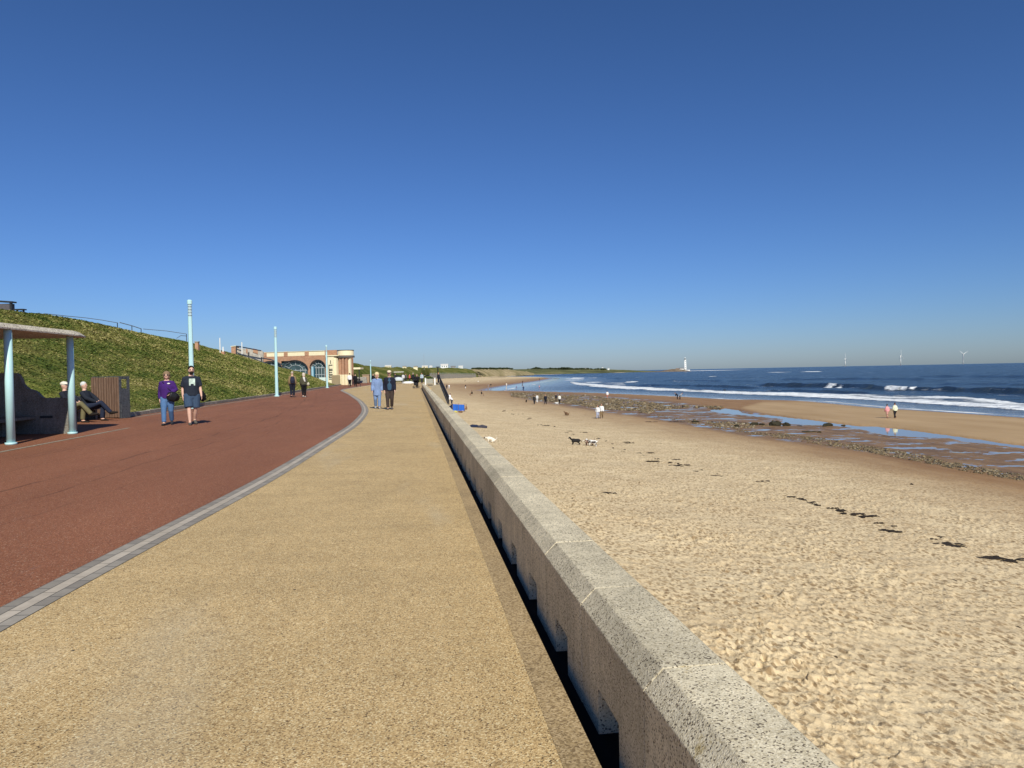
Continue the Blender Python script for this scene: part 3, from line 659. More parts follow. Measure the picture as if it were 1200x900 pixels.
def bowls(cell, depth, k, ax=1.):
    wx = X+(fbm(X/cell*.9, Y/cell*.9, 3, k+7)-.5)*cell*.5; wy = (Y+(fbm(X/cell*.9+9, Y/cell*.9, 3, k+9)-.5)*cell*.5)*ax
    best = np.full(X.shape, 9.); ix = np.floor(wx/cell); iy = np.floor(wy/cell); dp = np.ones_like(X)
    for dx in (-1, 0, 1):
        for dy in (-1, 0, 1):
            cx = ix+dx; cy = iy+dy; d_ = np.hypot(wx/cell-cx-.1-.8*h2(cx, cy, k), wy/cell-cy-.1-.8*h2(cx, cy, k+1))
            m_ = d_ < best; best = np.where(m_, d_, best); dp = np.where(m_, .3+1.1*h2(cx, cy, k+2), dp)
    return depth*dp*np.minimum(best/.62, 1.1)**1.8
patchy = np.clip(1.5*fbm(X*.5, Y*.35, 4, 33)-.1, .25, 1.2)
foot = (bowls(.23, .066, 40, .8)+bowls(.12, .026, 60)+pits(.36, .06, .045, 80))*busy*patchy*np.clip(fade, .2, 1)*.85+(fbm(X*7, Y*7, 3, 5)-.5)*.016
Z = np.where(near & ins, Z+foot*sandy, Z)
Z = Z+np.where(ins, mud*(fbm(X*1.1, Y*1.1, 4, 12)-.5)*.10, 0)
Z = np.where(ins & (T < .9), np.maximum(Z, -4.53), Z)-pm*.22*(T < .97)
me = np_mesh('beach', np.stack([X, Y, Z], -1).reshape(-1, 3), grid_faces(nr, nc)[:, ::-1], dict(wet=wet, mud=mud, wash=wash, bar=bar))
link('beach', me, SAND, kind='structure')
# pool
c = poolw.mean(0); m = MB(); big_ = c+(poolw-c)*1.0
m.add([(X_, Y_, POOLZ) for X_, Y_ in [(poolw[:, 0].min()-1, poolw[:, 1].min()-1), (poolw[:, 0].max()+1, poolw[:, 1].min()-1), (poolw[:, 0].max()+1, poolw[:, 1].max()+1), (poolw[:, 0].min()-1, poolw[:, 1].max()+1)]], [(0, 1, 2, 3)])
m.build('tide_pool_water', POOL, kind='structure')

# ------------------------------------------------------------------ sea
srows = sorted(set([30, 40, 48]+rows_for(6.6, 100, 62, 1.2)+rows_for(6.6, 62, 10, .16)+rows_for(6.6, 10, 1.0, .12)+[5800, 6600, 8000, 10000, 14000, 20000, 30000]))
X, Y, nr, nc = polar(-12, 40, .085, srows, coarse=[(40, 100, 1.)])
dSs = dist_poly(X, Y, Sw); insS = inside(X, Y, LandPoly); RRd = np.hypot(X, Y)
Z = np.full(X.shape, SEAZ); foam = np.zeros_like(X)
def crest(L, h, wb, wf):
    """a swell line: sharp front towards the shore (smaller range), long back"""
    global Z
    L = poly_world(L, SEAZ); az = np.arctan2(L[:, 0], L[:, 1]); r = np.hypot(L[:, 0], L[:, 1]); A = np.arctan2(X, Y)
    rc = np.interp(A, az, r); rc = rc*(1+.012*(fbm(A*60, A*0+3, 3)-.5)); d_ = RRd-rc
    ends = np.clip((A-az[0])/.02, 0, 1)*np.clip((az[-1]-A)/.02, 0, 1); ends = ends*ends*(3-2*ends)
    hh = h*ends*(.75+.5*fbm(A*45, A*0+1, 2))
    Z = Z+hh*np.where(d_ < 0, np.exp(-(d_/wf)**2), np.exp(-(d_/wb)**2))
    return A, d_, hh
crest([(880, 452), (905, 452.4), (960, 452.9), (990, 454), (1050, 457), (1110, 458.6), (1200, 461.8), (1300, 465.5)], 1.15, 7, 2.6)
crest([(735, 451.5), (750, 452), (790, 452.8), (850, 454), (900, 455)], .7, 7, 3)
crest([(890, 457.5), (930, 458.5), (990, 460.2), (1030, 461)], .5, 4, 2)
crest([(905, 445.3), (960, 445), (1030, 444.8), (1100, 446)], .9, 18, 7)
crest([(1060, 441.8), (1120, 441.8), (1200, 442.6), (1290, 444)], 1.0, 25, 9)
crest([(770, 446.6), (830, 446.6), (900, 447.6)], .6, 12, 6)
crest([(1090, 450.5), (1150, 451), (1250, 452.5)], .5, 9, 4)
crest([(640, 443), (690, 443.6), (740, 444.2)], .5, 14, 6)
ch = (fbm(X*.05, Y*.10, 5, 50)-.5)
Z = Z+ch*.9*np.clip(dSs/60, 0, 1)*np.clip(1.6-RRd/2500, .15, 1)
# foam
FN = fbm(X*.10, Y*.10, 4, 61)
def fpoly(L, k=1., it=3):
    global foam
    w_ = poly_world(L, SEAZ); m_ = inside(X, Y, w_).astype(float)
    for _ in range(it):
        q = np.pad(m_, 1, mode='edge'); m_ = (q[:-2, 1:-1]+q[2:, 1:-1]+q[1:-1, :-2]+q[1:-1, 2:]+q[1:-1, 1:-1]*2)/6
    foam = np.maximum(foam, m_*k*(.72+.56*FN))
fpoly([(664, 446.8), (700, 450.2), (740, 452.8), (790, 455.4), (850, 458), (900, 459.8), (960, 460.8), (1000, 462), (1040, 463.2), (1090, 464.3), (1140, 467), (1200, 472.5), (1300, 480),
       (1300, 490), (1200, 481), (1150, 477.5), (1100, 474.5), (1040, 470.2), (980, 467), (930, 464.6), (880, 462.5), (820, 459.8), (760, 457.4), (710, 454.6), (676, 451.4)], .80, 5)
fpoly([(700, 450.8), (760, 454.8), (850, 458.8), (930, 461.5), (1000, 464.5), (1060, 467.5), (1120, 471), (1200, 476.5), (1300, 485), (1300, 489), (1200, 480.4), (1120, 475), (1060, 471), (1000, 467.6), (930, 463.8), (850, 460.6), (760, 456.8), (700, 453.2)], 1.0, 6)
def fblob(px_, py_, wpx, hpx, k=1.1):
    global foam
    q = U(px_, py_, SEAZ)[:2]; e = U(px_+wpx, py_, SEAZ)[:2]; g_ = U(px_, py_-hpx, SEAZ)[:2]; ra = np.linalg.norm(e-q); rr_ = np.linalg.norm(g_)-np.linalg.norm(q)
    az0 = math.atan2(q[0], q[1]); R0 = np.linalg.norm(q); dx = (np.arctan2(X, Y)-az0)*R0/ra; dy = (RRd-R0)/rr_
    dx = dx+.25*(fbm(dy*2, dy*0, 3, int(px_))-.5)*2; d_ = np.sqrt(dx**2+np.abs(dy)**2*1.6)+.6*(fbm(dx*2.2, dy*1.6, 4, int(px_))-.5); foam = np.maximum(foam, min(k, 1.15)*np.clip((1.15-d_)*1.2, 0, 1))
for a in [(1100, 464.6, 14, 1.3), (1125, 466.3, 20, 1.6), (1150, 468.6, 18, 1.4), (741, 447.4, 6, .8), (736, 447.9, 4, .6), (746, 447.2, 3, .4), (712, 449.2, 14, .7), (727, 450.9, 9, .7), (697, 447.9, 9, .5), (678, 443.4, 11, .45), (671, 445.4, 9, .5), (690, 443, 5, .3),
          (971, 453.8, 6, .7), (977, 453.2, 7, .8), (984, 454.2, 5, .4), (1041, 456.6, 6, .5), (1049, 456.9, 8, .6), (1060, 457.2, 5, .4), (1070, 457.6, 5, .25), (953, 435.5, 5, .5, 1.6), (915, 436.3, 6, .3), (823, 434.3, 9, .25), (835, 434.2, 4, .2), (835, 441, 3, .2)]: fblob(*a)
A = np.arctan2(X, Y)
Z = np.where(foam > .4, Z+.18*(fbm(X*.8, Y*.8, 3)-.2), Z)
calm = np.clip(1.15-dSs/np.clip(RRd*.11, 8, 40), 0, 1); calm = np.where(insS, 1, calm); calm = np.clip(calm*np.clip(1.3-foam, 0, 1), 0, 1)
foam = np.maximum(foam, .62*np.exp(-((dSs-1.5)/1.2)**2)*(~insS)*np.clip(300/RRd, 0, 1))
Z = Z-.30*np.where(insS, np.clip(dSs/6, 0, 1), 0); Z = np.where(calm > .9, np.minimum(Z, SEAZ+.01), Z)
me = np_mesh('sea', np.stack([X, Y, Z], -1).reshape(-1, 3), grid_faces(nr, nc)[:, ::-1], dict(foam=np.clip(foam, 0, 1.3), calm=calm))
link('sea', me, SEA, kind='structure')

# ------------------------------------------------------------------ promenade
out_px = [(0, 737.5), (112.5, 677.5), (225, 615.6), (292.5, 580), (337.5, 553.8), (393.8, 516), (420, 499), (427, 491), (432.5, 483), (431, 477), (425, 470), (412, 462), (401.5, 457.5), (406, 455.9), (423, 453)]
ow = np.array([G(*q)[:2] for q in out_px])
yy = np.array([-12, -4, 0]+list(ow[:, 1])+[112, 150]); xx = np.array([-3.1, -2.85, -2.75]+list(ow[:, 0])+[-6.2, -5.4])
Ys = np.concatenate([np.arange(-12, 30, .5), np.arange(30, 84, .5), np.arange(84, 150, 2)])
bx = np.interp(Ys, yy, xx)
for _ in range(5): bx = np.convolve(np.pad(bx, 2, mode='edge'), np.ones(5)/5, 'valid')
tx = np.gradient(bx, Ys); nl = np.sqrt(1+tx**2); nxv = -1/nl; nyv = tx/nl  # left normal
def strip(name, La, Lb, dz, m, att=False, **k):
    V = []; la = []; lo = []; acc = 0
    for i in range(len(La)):
        if i: acc += math.hypot(La[i][0]-La[i-1][0], La[i][1]-La[i-1][1])
        n_ = 2 if not att else 13
        for j in range(n_):
            t = j/(n_-1); x = La[i][0]*(1-t)+Lb[i][0]*t; y = La[i][1]*(1-t)+Lb[i][1]*t
            V.append((x, y, zprom(x)+dz)); la.append(math.hypot(x-La[i][0], y-La[i][1])); lo.append(acc)
    n_ = 2 if not att else 13
    me = np_mesh(name, V, grid_faces(len(La), n_), dict(lat=la, lon=lo)); return link(name, me, m, **k)
band_o = [(bx[i], Ys[i]) for i in range(len(Ys))]; band_i = [(bx[i]+nxv[i]*.30, Ys[i]+nyv[i]*.30) for i in range(len(Ys))]
band_m = strip('paving_band', band_o, band_i, .003, BAND, kind='structure')
strip('promenade', [(.567, y) for y in Ys], band_o, 0, TAN, kind='structure')
strip('edging_strip', [(.722, y) for y in Ys if y < 90], [(.567, y) for y in Ys if y < 90], .002, EDG, kind='structure')
def kx(y): return np.interp(y, [-12, 24, 26, 28.4, 60, 110, 150], [-14.4, -14.4, -13.2, -10.75, -10.45, -11.0, -11.0])
strip('red_path', band_i, [(kx(y)-.2, y) for y in Ys], 0, RED, att=True, kind='structure')
m = MB(); m.box((-60, -12, -.8), (.70, 150, -.03)); m.build('ground', CONC, kind='structure')
m = MB(); m.box((.50, 83.2, -.9), (1.9, 150, .014)); m.build('promenade_apron', TAN, kind='structure')
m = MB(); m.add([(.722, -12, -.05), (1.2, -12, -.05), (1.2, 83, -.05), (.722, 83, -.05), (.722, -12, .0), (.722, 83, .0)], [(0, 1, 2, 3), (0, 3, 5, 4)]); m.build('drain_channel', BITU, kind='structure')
# pale flush line beside the shelter
m = MB(); m.add([(-8.55, -5, .190), (-8.43, -5, .190), (-8.43, 22.6, .190), (-8.55, 22.6, .190), (-10.31, 28.2, .227), (-10.43, 28.2, .229), (-10.04, 60, .222), (-10.2, 60, .224), (-10.6, 104, .232), (-10.75, 104, .234)], [(0, 1, 2, 3), (5, 4, 6, 7), (7, 6, 8, 9)])
m.build('paving_line', KERB, kind='structure')

# kerb at the foot of the bank
r = empty('bank_kerb', (-10.7, 28.3, .23), label='low stone kerb curving along the foot of the grass bank', cat='kerb')
y = 28.3; k = 0
while y < 106:
    L = 2.4 if y < 60 else 6
    x0 = float(kx(y))+(.12 if k == 0 else 0); x1 = float(kx(y+L-.02)); h = .16 if k % 3 else .145
    m = MB(); m.add([(a[0]-r.location.x, a[1]-r.location.y, a[2]-.23) for a in [(x0-.16, y, .18), (x0, y, .18), (x1, y+L-.02, .18), (x1-.16, y+L-.02, .18), (x0-.16, y, .23+h), (x0, y, .23+h), (x1, y+L-.02, .23+h), (x1-.16, y+L-.02, .23+h)]],
                       [(0, 3, 2, 1), (4, 5, 6, 7), (0, 1, 5, 4), (1, 2, 6, 5), (2, 3, 7, 6), (3, 0, 4, 7)]); bevel(m.build('kerb_stone', KERB, r), .015)
    y += L; k += 1

# ------------------------------------------------------------------ sea wall of precast blocks
sw = empty('sea_wall', (.804, 2.49, 0), label='long low speckled concrete sea wall with chamfered top and drain slots', cat='wall')
def block(L=.985):
    m = MB(); sl = (.333, .667); prof = [(0, 0), (0, .45), (.076, .526), (.313, .526), (.345, .50), (.345, 0)]
    n_ = len(prof)
    def ring(y, z0): return [(x, y, max(z, z0)) for x, z in prof]
    g_ = .0015
    ys_ = [g_, sl[0], sl[1], L-g_]
    # solid with slot: three lengths, the middle one lifted
    for i, (a, b, z0) in enumerate(((ys_[0], ys_[1], -.06), (ys_[1], ys_[2], .158), (ys_[2], ys_[3], -.06))):
        vs = []
        for y_ in (a, b): vs += [(x, y_, (z if z > .1 else z0)) for x, z in prof]
        fs = [(k, (k+1) % n_, n_+(k+1) % n_, n_+k) for k in range(n_)]
        if i == 0: fs += [tuple(range(n_-1, -1, -1))]
        if i == 2: fs += [tuple(n_+k for k in range(n_))]
        m.add(vs, fs)
    # slot jambs
    m.add([(0, sl[0], -.06), (.345, sl[0], -.06), (.345, sl[0], .158), (0, sl[0], .158), (0, sl[1], -.06), (.345, sl[1], -.06), (.345, sl[1], .158), (0, sl[1], .158)], [(0, 1, 2, 3), (7, 6, 5, 4)])
    return m
bb = block().build('wall_block', WALL, sw)
w_ = bb.modifiers.new('w', 'WELD'); w_.merge_threshold = .0008; bv = bb.modifiers.new('b', 'BEVEL'); bv.width = .005; bv.segments = 2; bv.limit_method = 'ANGLE'; bv.angle_limit = R_(30)
for k in range(-8, 82):
    if k == 0: continue
    c = bb.copy(); COL.objects.link(c); c.parent = sw; c.location = (random.uniform(-.003, .003), k*.985, random.uniform(-.002, .002))
# back edge of slots closed, retaining face down to the sand
m = MB(); m.box((.02, -9, -3.9), (.335, 80.7, -.062)); m.build('retaining_face', CONC, sw)

# ------------------------------------------------------------------ grass bank
Yb = np.arange(-14, 109.5, .35)
cxl = np.interp(Yb, [-14, 70, 85, 98, 109.5], [-21.5, -21, -20, -16.5, -12.2]); fxl = np.array([kx(y)-.14 for y in Yb]); fxl = np.minimum(fxl, np.interp(Yb, [-14, 25, 28, 120], [-14.3, -14.3, -10.8, -10.8]))
sky_px = [-900, -300, 0, 30, 50, 75, 100, 125, 150, 175, 200, 220, 250, 270, 290, 300, 310, 323, 338, 347, 360, 367, 377, 383, 392]
sky_y = [300, 335, 362, 365, 367.5, 371.5, 376, 381, 387, 392, 397, 401, 409, 413.5, 419, 423, 427, 429.7, 433, 435, 438.5, 442, 447.7, 451.5, 454.5]
cz = np.full(len(Yb), 3.0)
for _ in range(4):
    for i in range(len(Yb)):
        if Yb[i] < 6: continue
        q = (cxl[i], Yb[i], cz[i]); px_, py_ = P(q); v = np.array(q)-OO; dep = v@f
        if dep < 3: continue
        cz[i] += (py_-np.interp(px_, sky_px, sky_y))*dep/F
k0 = np.argmax(Yb >= 12); cz[:k0] = cz[k0]
cz = np.convolve(np.pad(cz, 6, mode='edge'), np.ones(13)/13, 'valid'); cz = np.maximum(cz, .3)
NS = 60
Tt = np.linspace(0, 1, NS); V = []
prof = Tt*.9+.1*Tt*Tt*(3-2*Tt); prof = np.where(Tt > .9, prof-(Tt-.9)**2*1.2, prof)
for i, y in enumerate(Yb):
    for j, t in enumerate(Tt):
        x = fxl[i]*(1-t)+cxl[i]*t; z = .24+(cz[i]-.24)*prof[j]/prof[-1]; V.append((x, y, z))
    x = cxl[i]; V.append((x-4, y, cz[i]-.25)); V.append((x-14, y, cz[i]-.7)); V.append((x-90, y, cz[i]-1.2))
V = np.array(V); nz = (fbm(V[:, 0]*.5, V[:, 1]*.4, 5, 70)-.5)*.26+(fbm(V[:, 0]*2.2, V[:, 1]*2.2, 3, 77)-.5)*.12
tt = np.tile(np.concatenate([Tt, [1, 1, 1]]), len(Yb)); V[:, 2] += nz*np.clip(tt*6, 0, 1)*np.clip((1.12-tt)*4, .3, 1)
me = np_mesh('grass_bank', V, grid_faces(len(Yb), NS+3)[:, ::-1]); bank = link('grass_bank', me, TURF, kind='structure')
# blades and tufts
NSt = NS+3; Vg = V.reshape(len(Yb), NSt, 3)
nt = 150000; m_ = rng.random(nt)**1.5; ii = (m_*(len(Yb)-60)+50).astype(int).clip(0, len(Yb)-2); jj = rng.integers(0, NS-1, nt)
a = rng.random((nt, 1)); b = rng.random((nt, 1))
base = Vg[ii, jj]*(1-a)*(1-b)+Vg[ii+1, jj]*a*(1-b)+Vg[ii, jj+1]*(1-a)*b+Vg[ii+1, jj+1]*a*b
dep = np.hypot(base[:, 0], base[:, 1]); hgt = rng.uniform(.010, .042, nt)*np.clip(dep/40, .8, 1.6); wid = rng.uniform(.02, .05, nt)*np.clip(dep/30, 1, 2.0)
an = rng.random(nt)*2*PI; ln = rng.uniform(-.1, .12, (nt, 2)); dx = np.cos(an)*wid; dy = np.sin(an)*wid
v0 = base.copy(); v0[:, 0] -= dx; v0[:, 1] -= dy; v1 = base.copy(); v1[:, 0] += dx; v1[:, 1] += dy; v2 = base.copy(); v2[:, 0] += ln[:, 0]+dx*.25; v2[:, 1] += ln[:, 1]+dy*.25; v2[:, 2] += hgt; v3 = v2.copy(); v3[:, 0] -= dx*.5; v3[:, 1] -= dy*.5
VV = np.stack([v0, v1, v2, v3], 1).reshape(-1, 3); VV[:, 2] -= .01
link('grass', np_mesh('grass', VV, np.arange(nt*4).reshape(-1, 4), smooth=False), GRASS, kind='stuff', label='rough yellowing grass tufts covering the sloping bank', cat='grass')
def bankpt(px, yb=None):  # crest position under picture column px
    best = min(range(len(Yb)), key=lambda i: abs(P((cxl[i], Yb[i], cz[i]))[0]-px) if Yb[i] > 8 else 1e9); return np.array([cxl[best], Yb[best], cz[best]])

# ------------------------------------------------------------------ far land
def land(name, cols, m, nf=10, amp=.6, back=60, drop=4, N=200, seed=0, kind='structure', **k):
    """cols: (px, foot distance, foot z, crest distance, crest picture row)"""
    c = np.array(cols, float); px = np.linspace(c[0, 0], c[-1, 0], N)
    df, zf, dc, yc = [np.interp(px, c[:, 0], c[:, q]) for q in (1, 2, 3, 4)]
    V = []
    for i in range(N):
        a = D(px[i], 440, df[i]); b = D(px[i], yc[i], dc[i]); u = (b[:2]-a[:2]); u /= np.linalg.norm(u)
        for j in range(nf+1):
            t = j/nf; h_ = t**.8*(1-.25*t)/.75 if t < 1 else 1
            V.append((a[0]+(b[0]-a[0])*t, a[1]+(b[1]-a[1])*t, zf[i]+(b[2]-zf[i])*min(h_, 1)))
        V.append((b[0]+u[0]*back, b[1]+u[1]*back, b[2]-drop))
    V = np.array(V); tt = np.tile(np.concatenate([np.linspace(0, 1, nf+1), [1]]), N)
    sc_ = 1/np.interp(tt, [0, 1], [1, 1]); w_ = amp*(fbm(V[:, 0]/(amp*14), V[:, 1]/(amp*14), 5, seed)-.5); V[:, 2] += w_*np.clip(tt*4, 0, 1)
    return link(name, np_mesh(name, V, grid_faces(N, nf+2)[:, ::-1]), m, kind=kind, **k)
land('far_hill', [(300, 150, .2, 190, 425), (385, 150, .2, 180, 424.5), (413, 150, .2, 180, 425.6), (430, 170, .2, 215, 428.4), (445, 185, .2, 235, 430.3), (470, 210, .2, 280, 430.8), (494, 300, .6, 400, 430.8), (504, 660, 1.2, 760, 430.9), (530, 745, 1.2, 830, 431.2), (546, 790, .0, 870, 431.8), (553, 820, -1.5, 890, 433.6), (560, 850, -3.4, 900, 438.5)], MIDHILL, 16, 1.4, seed=3)
land('dunes', [(480, 900, 0, 1000, 433), (535, 870, 0, 960, 432.4), (548, 860, -1, 980, 432.3), (560, 880, -3, 1000, 432.2), (572, 960, -3.4, 1080, 431.8), (584, 1050, -3.6, 1180, 432), (592, 1120, -3.8, 1250, 433), (604, 1150, -4, 1300, 434.2), (618, 1400, -4.4, 1550, 435.6), (626, 1500, -4.7, 1600, 437.4)], DUNE, 16, 2.4, seed=8)
land('headland', [(560, 1700, -3, 2300, 433.5), (590, 1750, -4.6, 2300, 433), (615, 1850, -4.8, 2300, 432.6), (640, 1900, -4.9, 2350, 432.3), (670, 1950, -4.9, 2400, 432.2), (700, 2020, -4.9, 2400, 432.4), (715, 2080, -4.9, 2400, 432.9), (730, 2140, -4.9, 2400, 433.5), (748, 2200, -4.9, 2400, 434.4), (775, 2250, -5.0, 2350, 435.0), (786, 2260, -5.2, 2300, 435.1)], HEAD, 14, 2.2, drop=3, back=300, seed=14)
m = MB(); L0 = [(-150, 149.9), (1.9, 149.9)]+[tuple(D(a, 441, b)[:2]) for a, b in ((506, 400), (504, 660), (440, 660), (380, 400))]; m.add([(x, y, -.01) for x, y in L0], [tuple(range(6))]); m.build('far_ground', MIDHILL, kind='structure')
# hedges and far-off wood on the headland
m = MB(); rr = random.Random(3)
for i in range(900):
    u = rr.random(); px_ = 618+u*92
    w_ = math.exp(-((px_-629)/4)**2)*.9+math.exp(-((px_-662)/8)**2)+math.exp(-((px_-646)/5)**2)*.5+math.exp(-((px_-684)/6)**2)*.35+.12
    if rr.random() > w_: continue
    b_ = D(px_, 432.6-rr.random()*1.7*min(w_, 1), 2300+rr.uniform(-60, 40)); s_ = rr.uniform(1.2, 3.2)
    m.ball(b_, (s_*1.6, s_*1.6, s_), 6, 4, jit=.25)
for i in range(260):
    px_ = rr.choice([rr.gauss(577, 3.2), rr.gauss(590, 4), rr.gauss(563, 4)]); b_ = D(px_, 432.2-rr.random()*.9, 880+rr.uniform(-20, 60)); s_ = rr.uniform(.5, 1.1)
    m.ball(b_, (s_*2, s_*1.6, s_), 6, 4, jit=.25)
m.build('far_trees', DTREE, kind='stuff', label='dark line of far trees and hedges on the headland skyline', cat='trees')
# houses
def house(px, yb, dist, w, h, label, mat_=WHITE, roof=DARK, pitch=.35, name='house', group='far-off houses on the skyline'):
    if 497 <= px < 545 and dist < 1000: k9 = 860/dist; dist = 860; w *= k9; h *= k9
    b = D(px, yb, dist); r = empty(name, b, -psi, label=label, cat='house', group=group); d_ = w*.5
    MB().box((-w/2, -d_/2, -2), (w/2, d_/2, h)).build('wall', mat_, r)
    m = MB(); e = w*.03; m.add([(-w/2-e, -d_/2-e, h), (w/2+e, -d_/2-e, h), (w/2+e, d_/2+e, h), (-w/2-e, d_/2+e, h), (-w/2-e, 0, h+d_*pitch), (w/2+e, 0, h+d_*pitch)], [(0, 1, 5, 4), (2, 3, 4, 5), (1, 2, 5), (3, 0, 4), (0, 3, 2, 1)]); m.build('roof', roof, r)
    for k in range(3): x = (-.3+.3*k)*w; MB().box((x-.06*w, -d_/2-.03, h*.3), (x+.06*w, -d_/2+.02, h*.75)).build('window', GLASSD, r)
    return r
TILE = simple('grey_roof', (.16, .15, .15), .8, 3); TILER = simple('pale_roof', (.55, .53, .5), .7, 3)
for i, (px_, yb, di, w, h, lab, mt, rf) in enumerate([
    (521, 431.2, 430, 4.4, 1.7, 'bright white low house above the far slope, right of the black post', WHITE, TILER), (540, 431.6, 440, 2.6, 1.2, 'small white house at the right end of the far slope', WHITE, TILER),
    (455, 431, 300, 2.6, .7, 'low pale house on the skyline above the pale blue coat', CREAM, TILER), (498, 431.2, 330, 2.6, .7, 'low cream house on the skyline left of the bright white one', CREAM, TILER),
    (505, 431, 330, 1.3, .8, 'tiny white house next to the low cream house', WHITE, TILER), (487, 431, 320, 1.8, .5, 'dark roofed low house on the skyline above the pushchair', CREAM, TILE), (474, 431, 300, 1.6, .5, 'small grey roofed house on the skyline over the flat-capped man', CREAM, TILE),
    (531, 431.5, 430, 2.8, .9, 'grey house between the two white houses on the far slope', simple('grey_wall', (.35, .35, .36)), TILE)]):
    house(px_, yb, di, w, h, lab, mt, rf)
for px_, yb, w, h, lab in [(706, 432.6, 5, 6, 'tall white farmhouse on the headland nearest the lighthouse'), (713, 432.8, 6, 4, 'white cottage beside the tall farmhouse on the headland'), (668, 432.6, 8, 3, 'long white building among the headland trees'), (648, 432.7, 7, 3, 'white building between the two headland woods'), (686, 432.6, 6, 3, 'white house at the right end of the headland trees'), (630, 432.8, 4, 2.5, 'small white house left of the headland wood')]:
    house(px_, yb, 2290, w, h, lab, WHITE, TILE)
# mast
b = D(497, 431, 330); r = empty('radio_mast', b, label='thin grey mast on the skyline above the end of the sea wall', cat='mast')
MB().tube([(0, 0, -1), (0, 0, 6.6)], [.07, .03], 6).build('pole', STEEL, r); MB().bar((-.35, 0, 5.4), (.35, 0, 5.4), .05).build('aerial', STEEL, r)

# far sea defence wall
m = MB(); L = [(D(499, 440, 640), 1.4, -3.4), (D(506, 440, 655), 1.5, -3.4), (D(520, 440, 700), 1.5, -3.4), (D(540, 440, 750), 1.0, -3.6), (D(558, 440, 805), .2, -4)]
vs = []; fs = []
for q, zt, zb in L: vs += [(q[0], q[1], zb), (q[0], q[1], zt), (q[0]-.5, q[1]+.6, zt), (q[0]-.5, q[1]+.6, zb)]
for i in range(len(L)-1):
    for k in range(3): a = i*4+k; fs.append((a, a+4, a+5, a+1))
m.add(vs, fs); r = empty('far_sea_defence', L[0][0], label='grey concrete sea defence curving below the far green slope', cat='wall'); o = m.build('wall', CONC); o.parent = r; o.location = -r.location
m = MB()
for i in range(len(L)-1):
    a, b = L[i], L[i+1]; n_ = 8
    for k in range(n_): t = k/n_; q = a[0]*(1-t)+b[0]*t; zt = a[1]*(1-t)+b[1]*t; m.bar((q[0], q[1], zt), (q[0], q[1], zt+1.1), .25)
    for zz in (.6, 1.1): m.bar((a[0][0], a[0][1], a[1]+zz), (b[0][0], b[0][1], b[1]+zz), .16)
o = m.build('railing', STEEL); o.parent = r; o.location = -r.location

# ------------------------------------------------------------------ lighthouse on its island
LD = 2100.
base = D(803, 434.4, LD); r = empty('island', (base[0], base[1], -5.2), -psi, label='low brown rocky island under the white lighthouse', cat='island', kind='structure')
m = MB(); nx_, ny_ = 60, 24; vs = []; fs = []
for i in range(nx_+1):
    for j in range(ny_+1):
        x = -150+165*i/nx_; y = -45+90*j/ny_; e = max(0, 1-(abs(y)/45)**2)*min(1, (x+150)/70)*min(1, (15-x)/14+.1)
        z = e*(2.2+6.5*math.exp(-((x+30)/30)**2))*(.7+.6*float(fbm(np.array([x*.09]), np.array([y*.09]), 4, 2)[0])); vs.append((x, y, z-.3))
for i in range(nx_):
    for j in range(ny_): a = i*(ny_+1)+j; fs.append((a, a+ny_+1, a+ny_+2, a+1))
m.add(vs, fs); m.build('rock', CLIFF, r)
lt = empty('lighthouse', (base[0], base[1], -.5), -psi, label='tall white tapering lighthouse on the island', cat='lighthouse'); lt.scale = (1.25, 1.25, 1.06)
MB().tube([(0, 0, 0), (0, 0, 4), (0, 0, 28)], [3.6, 3.1, 2.2], 24).build('tower', WHITE, lt, True)
MB().tube([(0, 0, 28), (0, 0, 28.4), (0, 0, 29.2)], [2.4, 3.3, 3.3], 24).build('gallery', WHITE, lt)
MB().tube([(0, 0, 29.2), (0, 0, 32.4)], [1.7, 1.7], 16).build('lantern', GLASSD, lt); MB().tube([(0, 0, 32.4), (0, 0, 33.6), (0, 0, 34.8)], [2.1, 1.3, .2], 16).build('roof', WHITE, lt)
for k in range(4): MB().box((-.5, -3.4+.2*k, 6+5.5*k), (.5, -2.2+.2*k, 8+5.5*k)).build('window', GLASSD, lt)
def cott(x, y, w, d_, h, label, roof):
    q = base+np.array([x*math.cos(psi), -x*math.sin(psi), 0]); r = empty('cottage', (q[0], q[1], -.9), -psi, label=label, cat='cottage', group='keepers cottages by the lighthouse')
    MB().box((-w/2, y-d_/2, -2), (w/2, y+d_/2, h)).build('wall', WHITE, r); m = MB(); m.add([(-w/2, y-d_/2-.3, h), (w/2, y-d_/2-.3, h), (w/2, y+d_/2, h), (-w/2, y+d_/2, h), (-w/2, y, h+3), (w/2, y, h+3)], [(0, 1, 5, 4), (2, 3, 4, 5), (1, 2, 5), (3, 0, 4)]); m.build('roof', roof, r)
cott(-12, -2, 12, 8, 4.2, 'cottage with dark roof left of the lighthouse tower', TILE); cott(-24, -3, 9, 7, 2.6, 'lower brown roofed cottage farther left of the lighthouse', simple('brown_roof', (.2, .12, .08)))
m = MB(); m.box((-24, -12, -3.6), (11, -11.2, .8)); o = m.build('wall', WHITE); r = empty('compound_wall', (base[0], base[1], -.9), -psi, label='low white boundary wall around the lighthouse compound', cat='wall'); o.parent = r

